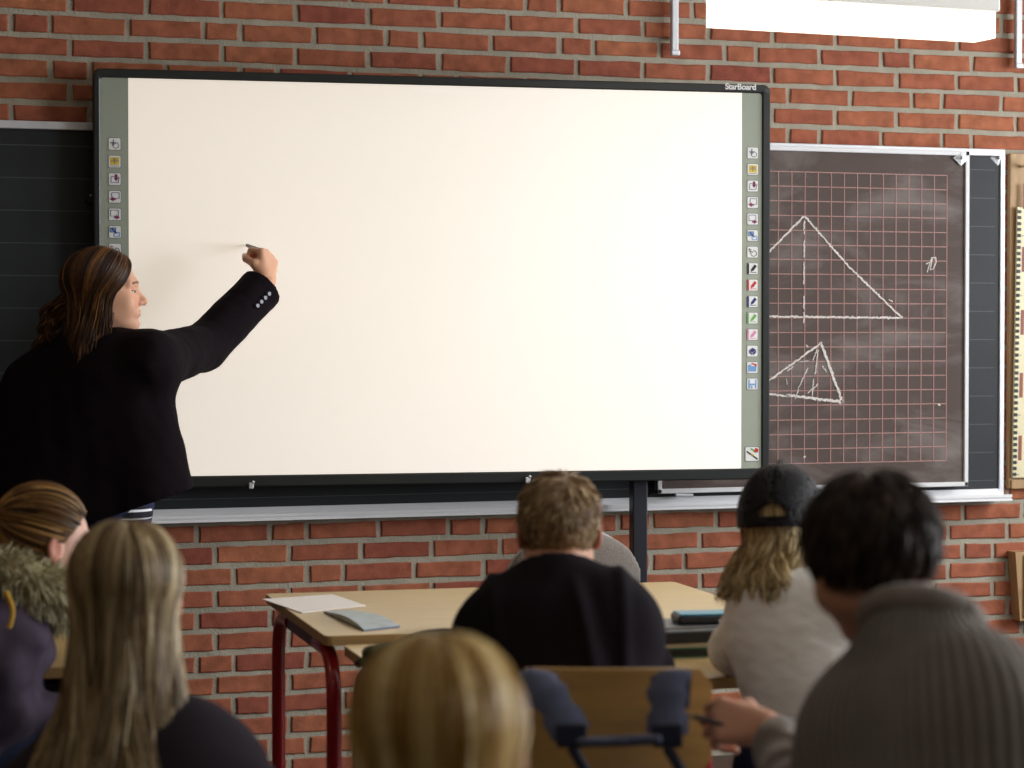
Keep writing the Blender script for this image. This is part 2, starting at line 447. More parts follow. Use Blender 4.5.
for i in range(25): box(bm, (gx1 - i * gs - .0012, YP - .0012, gz0), (gx1 - i * gs + .0012, YP + .001, gz1))
obj('squared_grid', rel(bm, po), m_pink, bp_)
m_chalk = mat('chalk', (232, 226, 220), .95, spec=0, var=.2, vscale=200)
bm = bmesh.new()
def stroke(p, q, w=.0035, dens=1.0, jit=.0016):
    a = WY(p[0], p[1], YP); b = WY(q[0], q[1], YP); L = (b - a).length; n = max(2, int(L / .006)); d = (b - a) / n; nr = Vector((-d.z, 0, d.x)).normalized()
    for i in range(n):
        if random.random() > dens: continue
        ww = w * random.uniform(.6, 1.15); o = nr * random.uniform(-jit, jit)
        c0 = a + d * i + o; c1 = a + d * (i + 1.15) + o
        vs = [c0 - nr * ww / 2, c1 - nr * ww / 2, c1 + nr * ww / 2, c0 + nr * ww / 2]
        fr = [bm.verts.new((v.x, YP - .0022 , v.z)) for v in vs]; bk = [bm.verts.new((v.x, YP + .0005, v.z)) for v in vs]
        bm.faces.new(fr)
        for k in range(4): bm.faces.new((fr[k], bk[k], bk[(k + 1) % 4], fr[(k + 1) % 4]))
stroke((804.5, 216), (848, 266), .006); stroke((848, 266), (902, 318), .0062); stroke((804, 216), (768, 253), .0062); stroke((768, 253), (742, 280), .006)
stroke((902, 318), (742, 316), .0065)
for y0, y1 in ((221, 234), (240, 257), (262, 284), (296, 309), (312, 323)): stroke((804, y0), (803.6, y1), .004)
obj('chalk_triangle', rel(bm, po), m_chalk, bp_); bm = bmesh.new()
stroke((820.5, 342), (842, 402), .009); stroke((821, 343), (742, 400), .006); stroke((742, 391), (790, 396.5), .006); stroke((786, 395), (842, 402), .009)
for a, b in (((817, 349), (813, 360)), ((808, 368), (798, 388)), ((818, 350), (815, 374)), ((813, 379), (812.5, 396)), ((822, 366), (826, 372)), ((818, 384), (808, 393)), ((787, 371), (793, 367)), ((800, 362), (808, 361)), ((795, 399), (798, 389)), ((786, 379), (787, 384)), ((806, 345), (808, 347)), ((889, 299), (892, 302))): stroke(a, b, .003)
obj('chalk_triangle', rel(bm, po), m_chalk, bp_); bm = bmesh.new()
for a, b in (((931, 259), (927, 272)), ((931, 258), (935.5, 257.5)), ((935.5, 257.5), (936, 262)), ((936, 262), (933, 269)), ((933, 269), (930, 270)), ((930, 270), (932, 259)), ((926, 264), (930, 262))): stroke(a, b, .0034, 1, .0002)
stroke((804, 458), (805, 456), .006); stroke((938, 404), (940, 405), .005)
obj('chalk_marks', rel(bm, po), m_chalk, bp_)
bm = bmesh.new()
tube(bm, [(px1 - .55, YP - .012, pz0 - .006), (px1 - .49, YP - .012, pz0 - .008)], .006, 8); obj('glide', rel(bm, po), m_alu, bp_); bm = bmesh.new(); tube(bm, [(px0 + .06, YP - .012, pz0 - .006), (px0 + .12, YP - .012, pz0 - .008)], .006, 8)
obj('glide', rel(bm, po), m_alu, bp_)
# diamond shaped clips
m_chrome = mat('polished_steel', (210, 212, 218), .2, metal=.9)
for px, yy, lb in ((961, YP - .008, 'small steel diamond clip at top corner of brown panel'), (998, YW - .03, 'small steel diamond clip at top corner of dark chalkboard')):
    bm = bmesh.new(); c = WY(px, 158, yy)
    o_ = [(c.x - .03, c.z), (c.x, c.z - .026), (c.x + .03, c.z), (c.x, c.z + .02)]
    vs = [bm.verts.new((x, yy, z)) for x, z in o_]; ctr = bm.verts.new((c.x, yy - .006, c.z + .001))
    for k in range(4): bm.faces.new((vs[k], vs[(k + 1) % 4], ctr))
    bm.faces.new(vs)
    tube(bm, [(c.x, yy - .004, c.z), (c.x, yy - .019, c.z)], .006, 10)
    o = obj('picture_clip', rel(bm, c), m_alu, loc=c); props(o, lb, 'clip')
# small black eraser-knob on left of chalkboard
c = WY(89, 200, YW - .03); bm = bmesh.new()
tube(bm, [(0, 0, .0), (0, -.03, 0)], [.013, .01], 12, 0); tube(bm, [(0, -.03, .012), (0, -.034, .012)], .004, 8, 1)
o = obj('knob', bm, [mat('black_plastic', (22, 22, 24), .35), m_chrome], loc=c); props(o, 'small black knob on the dark chalkboard beside whiteboard edge', 'knob')

# ================================================================ INTERACTIVE WHITEBOARD
dL, dR = 5.605, 5.99
pTL = W(93, 69.5, dL); pTR = W(770, 84, dR)
pBL = W(93, 491, dL); pBR = W(770, 478.5, dR)
ux = Vector((pTR.x - pTL.x, pTR.y - pTL.y, 0)); BW = ux.length; ux.normalize(); un = Vector((ux.y, -ux.x, 0))   # un faces the room
bz1 = (pTL.z + pTR.z) / 2; bz0 = (pBL.z + pBR.z) / 2; BH = bz1 - bz0
O = Vector((pTL.x, pTL.y, bz0)); rzB = math.atan2(ux.y, ux.x)
wb = empty('interactive_whiteboard', O, 'large dark framed interactive whiteboard with blank screen with added glow and two icon strips', 'whiteboard', rz=rzB)
def UV(px, py):
    r = ray(px, py); t = (O - CAM).dot(un) / r.dot(un); p = CAM + r * t - O
    return p.dot(ux), p.z
m_frame = mat('dark_frame_plastic', (38, 42, 42), .35, var=.06, vscale=10)
m_strip = mat('toolbar_grey', (162, 170, 156), .5)
m_screen = mat('screen_added_glow', (240, 240, 240), .45, emit=.45)  # even emission added to the surface, standing in for projector light
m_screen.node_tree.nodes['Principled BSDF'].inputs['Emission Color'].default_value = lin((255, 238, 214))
T_ = .055
# local axes: x along width, y into wall, z up
iu0 = UV(101, 300)[0]; iu1 = UV(761.5, 300)[0]; iv1 = (UV(129, 79)[1] + UV(741, 92)[1]) / 2; iv0 = (UV(195, 477.5)[1] + UV(742, 467)[1]) / 2
su0 = UV(129, 300)[0]; su1 = UV(741.5, 300)[0]
XZ = Matrix(((1, 0, 0, 0), (0, 0, 1, 0), (0, 1, 0, 0), (0, 0, 0, 1)))   # outline xy -> xz, height -> y
bm = bmesh.new()
out = rrect(0, 0, BW, BH, .022); inn = rrect(iu0, iv0, iu1, iv1, .01)
def ring(bm, out, inn, y0, y1, ch=.006):
    n = len(out)
    cx, cz = BW / 2, BH / 2
    sh = lambda p, e: (p[0] + (e if p[0] < cx else -e), p[1] + (e if p[1] < cz else -e))
    L = [[bm.verts.new((p[0], y1, p[1])) for p in out], [bm.verts.new((p[0], y0 + ch, p[1])) for p in out], [bm.verts.new((*sh(p, ch)[:1], y0, sh(p, ch)[1])) for p in out],
         [bm.verts.new((sh(p, -ch)[0], y0, sh(p, -ch)[1])) for p in inn], [bm.verts.new((p[0], y0 + ch, p[1])) for p in inn], [bm.verts.new((p[0], y1, p[1])) for p in inn]]
    for a, b in zip(L, L[1:] + L[:1]):
        for k in range(n): bm.faces.new((a[k], a[(k + 1) % n], b[(k + 1) % n], b[k]))
ring(bm, out, inn, -.006, T_, .004)
obj('frame', bm, m_frame, wb, smooth=True)
bm = bmesh.new(); box(bm, (.004, .012, .004), (BW - .004, T_ - .004, BH - .004)); obj('back_panel', bm, m_frame, wb)
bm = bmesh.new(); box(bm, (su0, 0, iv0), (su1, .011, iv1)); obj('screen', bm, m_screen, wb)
for a, b in ((iu0, su0), (su1, iu1)):
    bm = bmesh.new(); box(bm, (a, 0, iv0), (b, .011, iv1)); obj('toolbar_strip', bm, m_strip, wb)
IC = {'w': mat('icon_white', (240, 240, 240), .5), 'k': mat('icon_black', (25, 25, 28), .5), 'n': mat('icon_navy', (45, 52, 120), .5), 'y': mat('icon_yellow', (225, 196, 70), .5),
      'p': mat('icon_plum', (130, 40, 90), .5), 'r': mat('icon_red', (200, 40, 45), .5), 'g': mat('icon_green', (110, 180, 90), .5), 'i': mat('icon_pink', (225, 150, 185), .5),
      'b': mat('icon_blue', (120, 165, 220), .5), 's': mat('icon_slate', (95, 105, 135), .5), 'e': mat('icon_grey', (120, 122, 122), .5)}
IK = list(IC)
def icon(kind, u, v, s=.0345):
    bm = bmesh.new(); h = s / 2
    def ad(outline, c, z): prism(bm, [(u + x * s, v + y * s) for x, y in outline], -z, 0, IK.index(c), XZ)
    def ln(x0, y0, x1, y1, c, w=.06, z=.0022):
        d = Vector((x1 - x0, y1 - y0)); L = d.length or 1; n_ = Vector((-d.y, d.x)) / L * w / 2
        ad([(x0 - n_.x, y0 - n_.y), (x1 - n_.x, y1 - n_.y), (x1 + n_.x, y1 + n_.y), (x0 + n_.x, y0 + n_.y)], c, z)
    def loop(pts, c, w=.055):
        for a, b in zip(pts, pts[1:] + pts[:1]): ln(*a, *b, c, w)
    ad(rrect(-.55, -.55, .55, .55, .12, 3), 'e', .0008); ad(rrect(-.5, -.5, .5, .5, .1, 3), 'w', .0015)
    hand = [(-.2, .1), (-.05, -.05), (.1, .1), (.25, .08), (.36, -.08), (.33, -.28), (.1, -.38), (-.08, -.3), (-.18, -.12)]
    if kind == 'cross': ln(-.35, .1, .15, .1, 's', .09); ln(-.1, .38, -.1, -.15, 's', .09); loop(hand, 'e')
    if kind == 'yellow':
        ad([(-.38, -.28), (.38, -.28), (.38, .38), (-.38, .38)], 'y', .0018); ln(-.3, .05, .3, .05, 's', .07); ln(0, .3, 0, -.2, 's', .06); ln(-.25, .22, .25, .22, 's', .05); ln(-.4, -.38, .4, -.38, 'e', .06)
    if kind == 'down': loop([(-.32, -.3), (.3, -.3), (.38, .18), (-.28, .22)], 's'); ln(.12, .42, .12, .05, 'p', .22); ad([(-.08, .1), (.12, -.16), (.32, .1)], 'p', .0024)
    if kind == 'left': loop([(-.25, -.15), (.38, -.15), (.38, .35), (-.25, .35)], 's'); ln(-.1, -.2, .1, -.2, 'p', .16); ad([(-.08, 0), (-.08, -.4), (-.45, -.2)], 'p', .0024)
    if kind == 'right': loop([(-.36, -.15), (.3, -.15), (.3, .36), (-.36, .36)], 's'); ln(-.05, -.25, .15, -.25, 'p', .16); ad([(.12, -.05), (.45, -.25), (.12, -.45)], 'p', .0024)
    if kind == 'windows':
        ad([(-.4, -.02), (.08, -.02), (.08, .36), (-.4, .36)], 'b', .0018); loop([(-.4, -.02), (.08, -.02), (.08, .36), (-.4, .36)], 's'); loop([(-.05, -.38), (.4, -.38), (.4, -.05), (-.05, -.05)], 'b', .08); ln(-.25, .3, .15, -.15, 'n', .1)
    if kind == 'hand': loop([(x * 1.05, y * 1.1 + .02) for x, y in hand], 'k', .05); ln(-.36, .32, -.3, .0, 'k', .05); ln(-.36, .32, -.12, .2, 'k', .05)
    if kind[:3] == 'pen':
        c = kind[3]; ln(-.42, .48, -.42, -.48, c, .16); ln(-.2, -.34, .38, -.34, c, .05); ln(-.05, -.14, .3, .3, c, .26); ad([(-.18, -.3), (-.14, -.02), (.06, -.18)], c, .0024)
    if kind == 'eraser': ad([(-.38, .02), (.0, .3), (.38, .1), (.0, -.12)], 'n', .002); ad([(-.38, .0), (-.02, -.14), (-.02, -.4), (-.3, -.2)], 's', .002); ad([(.02, -.14), (.36, .06), (.34, -.16), (.04, -.38)], 'n', .0022)
    if kind == 'folder': ad([(-.42, -.36), (.36, -.36), (.4, .14), (-.42, .14)], 'b', .002); ad([(-.42, .14), (-.1, .14), (-.14, .26), (-.4, .26)], 'b', .002); ln(-.1, .36, .3, .28, 'r', .12); ad([(.14, .3), (.44, .32), (.34, .02)], 'r', .0024)
    if kind == 'disk': ad([(-.4, -.42), (.4, -.42), (.4, .42), (-.34, .42), (-.4, .34)], 'b', .0018); ad([(-.24, .04), (.26, .04), (.26, .42), (-.24, .42)], 'w', .0022); ad([(-.2, -.42), (.22, -.42), (.22, -.12), (-.2, -.12)], 'w', .0022); ln(-.06, -.4, -.06, -.16, 's', .12)
    if kind == 'tools': ln(-.42, .2, .42, -.38, 'k', .1); ln(-.1, .4, .3, .1, 'g', .12); ad([(.1, .15), (.25, .45), (.46, .36), (.44, .12)], 'r', .0024); ln(-.1, 0, .1, -.1, 'y', .14)
    obj('icon', bm, [IC[k] for k in IK], wb)
kinds = ['cross', 'yellow', 'down', 'left', 'right', 'windows', 'hand', 'penk', 'penr', 'penn', 'peng', 'peni', 'eraser', 'folder', 'disk']
vR = UV(752, 153)[1]; vL = UV(114.5, 144)[1]; dv = (UV(752, 153)[1] - UV(752, 384)[1]) / 14; uR = UV(752.5, 250)[0]; uL = UV(114.8, 200)[0]
for i, k in enumerate(kinds):
    icon(k, uR, vR - i * dv); icon(k, uL, vL - i * dv)
vb = UV(752.5, 454)[1]
icon('tools', uR, vb, .044); icon('tools', uL, vb, .044)
fc = bpy.data.curves.new('lettering', 'FONT'); fc.body = 'StarBoard'; fc.size = .0262; fc.extrude = .0008; fc.space_character = .96; fc.align_x = 'CENTER'; fc.align_y = 'CENTER'; fc.offset = .0007
fo = bpy.data.objects.new('lettering', fc); COL.objects.link(fo); dg = bpy.context.evaluated_depsgraph_get(); me = bpy.data.meshes.new_from_object(fo.evaluated_get(dg)); bpy.data.objects.remove(fo)
lt = bpy.data.objects.new('lettering', me); COL.objects.link(lt); me.materials.clear(); me.materials.append(IC['w']); lt.parent = wb
lu, lv = UV(740, 87.2); lt.location = (lu, -.0068, lv); lt.rotation_euler = (math.pi / 2, 0, 0)
for px in (251, 527):
    bm = bmesh.new(); u, v = UV(px, 485 if px < 300 else 479.5)
    box(bm, (u - .008, -.02, v - .01), (u + .006, -.011, v + .008), .002); tube(bm, [(u + .003, -.016, v + .004), (u + .006, -.02, v + .012)], .004, 8); obj('frame_clip', bm, m_alu, wb)
# posts carry the board
m_post = mat('post_steel', (48, 50, 58), .4, metal=.4)
for u in (UV(645, 480)[0], UV(138, 487)[0]):
    bm = bmesh.new()
    box(bm, (u - .024, T_ - .004, -O.z + .03), (u + .024, T_ + .045, BH * .8), .004)
    box(bm, (u - .05, -.3 if u < 1 else -.28, -O.z), (u + .05, T_ + .1, -O.z + .03), .006); box(bm, (u - .036, T_ + .0, -O.z + .03), (u + .036, T_ + .055, -O.z + .1), .006)
    obj('support_post', bm, m_post, wb)

# ================================================================ WALL FITTINGS
m_ply = mat('pale_wood', (176, 142, 100), .55, var=.16, vscale=5, stretch=(14, 14, 1))
yw = YW - .03
rx0 = WY(1009.5, 300, yw).x; z1 = WY(1014, 153, yw).z; z0 = WY(1010, 489, yw).z
rl = empty('ruler_rack', (rx0 + .08, YW, z0), 'wooden ruler rack on brick wall right of the chalkboard', 'rack')
bm = bmesh.new(); box(bm, (rx0 + .005, yw + .008, z0), (rx0 + .17, YW - .001, z1), .003); box(bm, (rx0 + .012, yw, z0 + .0), (rx0 + .165, yw + .008, z0 + .03), .002)
obj('plank', rel(bm, rl.location), m_ply, rl)
bm = bmesh.new(); tube(bm, [(rx0 + .047, yw + .01, z1 - .045), (rx0 + .047, yw - .022, z1 - .045), (rx0 + .047, yw - .026, z1 - .03)], .006, 8); obj('hook', rel(bm, rl.location), m_chrome, rl)
rr = WY(1014, 300, yw - .01).x; rz1 = WY(1018, 207, yw - .01).z; rz0 = WY(1015, 478, yw - .01).z
ru = empty('board_ruler', (rr + .05, yw, rz0), 'long cream ruler with black and white checked edge hanging on the wooden rack', 'ruler')
bm = bmesh.new(); Mr = Matrix.Translation((rr + .05, yw, rz0)) @ Matrix.Rotation(-math.radians(-.9), 4, 'Y')
box(bm, (-.052, -.008, 0), (.04, -.0005, rz1 - rz0), .002, M=Mr); obj('blade', rel(bm, ru.location), mat('cream_lacquer', (226, 216, 176), .45, var=.05), ru)
bm = bmesh.new(); n_ = int((rz1 - rz0) / .0205)
bm2 = bmesh.new()
for i in range(n_):
    zz = .006 + i * .0205
    box(bm, (-.051, -.0095, zz), (-.037, -.0075, zz + .0115), M=Mr)
    box(bm, (-.038, -.0095, zz + .004), (-.034 + (.008 if i % 10 == 0 else 0), -.0078, zz + .0056), M=Mr)
for i in range(0, 9, 2): bm2 = bmesh.new(); box(bm2, (-.03, -.0095, .06 + i * .108), (-.018, -.0078, .06 + i * .108 + .085), M=Mr); obj('red_graduation', rel(bm2, ru.location), mat('brown_red_ink', (146, 74, 56), .5), ru)
obj('black_graduation', rel(bm, ru.location), mat('black_ink', (24, 24, 26), .5), ru)
# wall box, lower right
p0 = WY(1016, 552, YW - .05); p1 = WY(1020, 621, YW - .05)
bm = bmesh.new(); w_ = .3
outl = [(0, 0), (w_, 0), (w_, p0.z - p1.z), (-.02, p0.z - p1.z)]
prism(bm, outl, 0, .05, 0, Matrix.Translation((p1.x, YW - .051, p1.z)) @ XZ)
o = obj('wall_cabinet', rel(bm, p1), m_ply, loc=p1); props(o, 'small pale wooden cabinet fixed to brick wall at the right picture edge', 'cabinet')
bmesh_ = bmesh.new(); box(bmesh_, (.012, -.008, .012), (w_ - .012, -.0, p0.z - p1.z - .012), .002); dr = obj('door', bmesh_, m_ply, o)
bmesh_ = bmesh.new(); tube(bmesh_, [(.04, -.008, .12), (.04, -.03, .12)], [.008, .012], 12); obj('knob', bmesh_, m_chrome, dr)
# steel map hooks
for px, pyb, w, lb in ((675, 54, .014, 'short steel map hook hanging on bricks above the whiteboard'), (1018.5, 67, .014, 'longer steel map hook hanging on bricks at top right corner')):
    yy = YW - .03; c = WY(px, pyb, yy); top = 2.62 if px < 700 else 2.60
    bm = bmesh.new(); box(bm, (-w, -.008, 0), (w * .75, .012, top - c.z), .004); box(bm, (-w * 1.3, -.016, -.006), (w * .9, .006, .012), .004)
    tube(bm, [(0, .012, .05), (0, .03, .05)], .006, 8); tube(bm, [(0, .012, top - c.z - .03), (0, .03, top - c.z - .03)], .006, 8)
    o = obj('map_hook', bm, m_alu, loc=c); props(o, lb, 'hook', 'steel map hooks on the brick wall')
# blackboard lamp over the board
m_lamp = mat('lit_diffuser', (255, 246, 228), .5, emit=2.2)
la = W(715, 32, 4.9); lb_ = W(985, 34, 5.15)
la.z = lb_.z = (la.z + lb_.z) / 2
lc = (la + lb_) / 2; dirx = (lb_ - la); LL = dirx.length; lz = math.atan2(dirx.y, dirx.x)
lamp = empty('pendant_lamp', lc, 'long lit fluorescent lamp hanging above the brown chalkboard panel', 'lamp', rz=lz)
bm = bmesh.new(); prism(bm, [(-LL / 2, -.05), (LL / 2, -.05), (LL / 2, .05), (-LL / 2, .05)], .0, .07); obj('diffuser', bm, m_lamp, lamp, loc=(0, 0, 0))
bm = bmesh.new(); box(bm, (-LL / 2 - .01, -.06, .07), (LL / 2 + .01, .06, .11), .006); obj('housing', bm, m_white, lamp)
for sx in (-.35, .35):
    bm = bmesh.new(); tube(bm, [(sx * LL, 0, .11), (sx * LL, 0, ZC - lc.z)], .004, 8); obj('suspension_wire', bm, m_chrome, lamp)
ll = bpy.data.lights.new('board_lamp_light', 'AREA'); ll.shape = 'RECTANGLE'; ll.size = LL; ll.size_y = .08; ll.energy = 7; ll.color = (1, .93, .82)
lo_ = bpy.data.objects.new('board_lamp_light', ll); COL.objects.link(lo_); lo_.location = lc + Vector((0, 0, -.004)); lo_.rotation_euler = (0, 0, lz)

# ================================================================ TABLES
m_top = mat('table_laminate', (206, 178, 122), .3, var=.06, vscale=4, stretch=(1, 8, 8))
m_edge = mat('table_edge', (166, 132, 84), .45, var=.12, vscale=6, stretch=(1, 6, 6))
m_red = mat('dark_red_steel', (150, 14, 22), .3, coat=.3)
m_dark = mat('dark_steel', (44, 34, 46), .4)
def table(loc, w, d, rz, label, z=.72):
    t = empty('school_table', loc, label, 'table', 'school tables with red legs', rz)
    bm = bmesh.new(); prism(bm, rrect(0, -d, w, 0, .015, 3), z - .022, z - .0008, 0); obj('tabletop', bm, m_edge, t)
    bm = bmesh.new(); prism(bm, rrect(.001, -d + .001, w - .001, -.001, .014, 3), z - .0016, z, 0); obj('top_laminate', bm, m_top, t)
    zr = z - .045; r = .0175; q = .045
    for x, s in ((.028, 1), (w - .028, -1)):
        for yy, e in ((-q, 1), (-d + q, -1)):
            bm = bmesh.new(); tube(bm, bend([(x, yy, .012), (x, yy, zr), (x, yy - e * .2, zr)], .12, 8), r, 14)
            lg = obj('leg', bm, m_red, t, smooth=True)
            bm = bmesh.new(); tube(bm, [(x, yy, 0), (x, yy, .03)], r + .003, 14); obj('foot_cap', bm, mat('black_plastic', (22, 22, 24), .35), lg, smooth=True)
        bm = bmesh.new(); box(bm, (x - .012, -d + q + .1, zr - .016), (x + .012, -q - .1, zr + .023), .003); obj('side_rail', bm, m_dark, t)
    bm = bmesh.new(); box(bm, (.05, -.10, zr - .015), (w - .05, -.075, zr + .02), .003); obj('cross_rail', bm, m_dark, t)
    return t
ZT = .72
A0 = WZ(265, 593.7, ZT); A1 = WZ(674, 581.6, ZT)
angA = math.atan2(A1.y - A0.y, A1.x - A0.x); wA = (A1 - A0).length
An = WZ(332, 636, ZT); dA = (An - A0).length
table((A0.x, A0.y, 0), wA, dA, angA, 'school table with sheet and booklet, far table before the grey chair')
ex = Vector((math.cos(angA), math.sin(angA), 0)); ey = Vector((-ex.y, ex.x, 0))
ZB = .703
B0 = A0 - ey * (dA + .03) + ex * .035
Bn = WZ(740, 677, ZB); dB = -(Bn - B0).dot(ey)
B0.z = 0
table(B0, 1.32, dB, angA, 'school table carrying the book stack, directly in front of the black-shirted boy', ZB)
Cc = WZ(62, 667, ZT)
table(Cc - ex * 1.02 + ey * .62 - Vector((0, 0, ZT)), 1.1, .62, angA, 'school table mostly hidden between the two girls at left')

# things on tables
m_paper = mat('white_paper', (242, 236, 232), .7)
def quad_thing(name, pts, z, h, m, label, cat, bulge=0):
    P = [WZ(x, y, z) for x, y in pts]; c = sum(P, Vector()) / len(P); c.z = z
    bm = bmesh.new(); prism(bm, [(p.x - c.x, p.y - c.y) for p in P], 0, h)
    return props(obj(name, bm, m, loc=c), label, cat)
quad_thing('paper_sheet', [(262, 599.5), (302, 613.2), (366, 606), (333, 594.8)], ZT + .001, .0015, m_paper, 'white sheet of paper on far left corner of the table', 'paper')
P4 = [WZ(x, y, ZT + .001) for x, y in ((323.5, 612.5), (364, 631), (400, 627), (350, 611))]
c = sum(P4, Vector()) / 4; bk = empty('booklet', c, 'pale blue open booklet on table beside the white sheet', 'booklet')
m_cov = mat('blue_cover', (92, 112, 150), .5); m_page = mat('pale_blue_page', (196, 208, 214), .6, var=.1, vscale=25, col2=(168, 178, 176))
bm = bmesh.new(); prism(bm, [(p.x - c.x, p.y - c.y) for p in P4], 0, .003); obj('cover', bm, m_cov, bk)
bm = bmesh.new(); n_ = 10; rows = []
for i in range(n_ + 1):
    t = i / n_; a = P4[0].lerp(P4[1], t); b = P4[3].lerp(P4[2], t); hgt = .003 + .016 * math.sin(math.pi * min(1, t * 1.0)) * (.4 + .6 * t)
    rows.append([bm.verts.new(Vector(p) - c + Vector((0, 0, hh))) for p, hh in ((a, .003), (a, hgt), (b, hgt * .9), (b, .003))])
for r0, r1 in zip(rows, rows[1:]):
    for k in range(3): bm.faces.new((r0[k], r0[k + 1], r1[k + 1], r1[k]))
bm.faces.new(rows[-1]); bm.faces.new(rows[0][::-1])
obj('pages', bm, m_page, bk, smooth=True)
# books stack
sx0 = WZ(655, 659, ZB); sx0.z = 0
def stack_item(name, u0, u1, v0, v1, z0, z1, label, cat, cover, page=None, rz=0, bev=.002):
    o = empty(name, sx0 + ex * (u0 + u1) / 2 + ey * (v0 + v1) / 2 + Vector((0, 0, z0)), label, cat, rz=angA + rz)
    hu, hv, h = (u1 - u0) / 2, (v1 - v0) / 2, z1 - z0
    if page:
        bm = bmesh.new(); box(bm, (-hu, -hv, 0), (hu, hv, .003), .001); box(bm, (-hu, -hv, h - .003), (hu, hv, h), .001); box(bm, (-hu, hv - .004, 0), (hu, hv, h), .001)
        obj('cover', bm, cover, o)
        bm = bmesh.new(); box(bm, (-hu + .003, -hv + .003, .003), (hu - .003, hv - .004, h - .003)); obj('pages', bm, page, o)
    else:
        bm = bmesh.new(); box(bm, (-hu, -hv, 0), (hu, hv, h), bev); obj('body', bm, cover, o)
    return o
m_blk = mat('black_cover', (22, 22, 26), .4); m_grn = mat('green_cover', (18, 92, 62), .4); m_gry = mat('grey_cover', (96, 98, 100), .45); m_teal = mat('teal_plastic', (20, 140, 170), .35)
zz = ZB
stack_item('book', -.04, .2, 0, .16, zz, zz + .02, 'green covered book at bottom of the stack on the table', 'book', m_grn, m_blk); zz += .02
stack_item('folder', -.04, .21, .005, .17, zz, zz + .011, 'cream folder between the green and black books in the stack', 'folder', mat('cream_card', (196, 186, 160), .6)); zz += .011
stack_item('book', -.04, .19, .0, .15, zz, zz + .022, 'black book in the middle of the stack on the table', 'book', m_blk, m_blk, .03); zz += .022
stack_item('book', -.05, .2, .005, .16, zz, zz + .012, 'grey covered book under the black and teal pencil case', 'book', m_gry, m_page); zz += .012
pc = stack_item('pencil_case', .07, .22, .03, .11, zz, zz + .02, 'black and teal pencil case on top of the book stack', 'pencil case', m_blk, None, -.1, .006)
bm = bmesh.new(); box(bm, (-.07, -.035, .0195), (.07, .035, .0235), .002); obj('lid', bm, m_teal, pc)
bm = bmesh.new(); box(bm, (.012, -.0425, .006), (.02, -.0395, .012), .001); obj('zip_pull', bm, m_chrome, pc)
quad_thing('notebook', [(745, 661), (775, 664), (778, 645), (748, 643)], ZB + .0005, .006, m_paper, 'white open notebook on table beside the white-shirted girl', 'notebook')
quad_thing('card_case', [(752, 641), (780, 643), (782, 633), (755, 632)], ZB + .0005, .012, m_teal, 'teal case on the table behind the white notebook', 'case')
# crumpled olive bag on near table
cb_ = WZ(410, 666, ZB)
f = Field(cb_ + Vector((-.16, -.14, -.02)), cb_ + Vector((.2, .16, .12)), .006)
f.add(ell(cb_ + Vector((.0, 0, .028)), (.1, .06, .022)), .02).add(ell(cb_ + Vector((.07, .02, .035)), (.08, .05, .028)), .03).add(ell(cb_ + Vector((-.06, .0, .012)), (.05, .04, .018)), .02)
f.disp(lambda P: waves(P, .009, 70, 3)).keep(lambda P: (ZB + .0015) - P[..., 2])
V, Q = f.mesh(); ob = empty('cloth_bag', (cb_.x, cb_.y, ZB), 'crumpled olive green cloth bag with black strap on the near table', 'bag')
np_mesh('cloth', [(V, Q, 0, {})], [mat('olive_cloth', (66, 70, 42), .9, var=.25, vscale=25)], ob, ob.location)
bm = bmesh.new(); tube(bm, bend([(-.11, .02, .006), (-.05, .03, .03), (.03, .05, .06), (.12, .06, .062), (.17, .05, .02)], .03, 4), .008, 8, sx=1.6); obj('strap', bm, mat('black_webbing', (24, 20, 22), .8), ob, smooth=True)

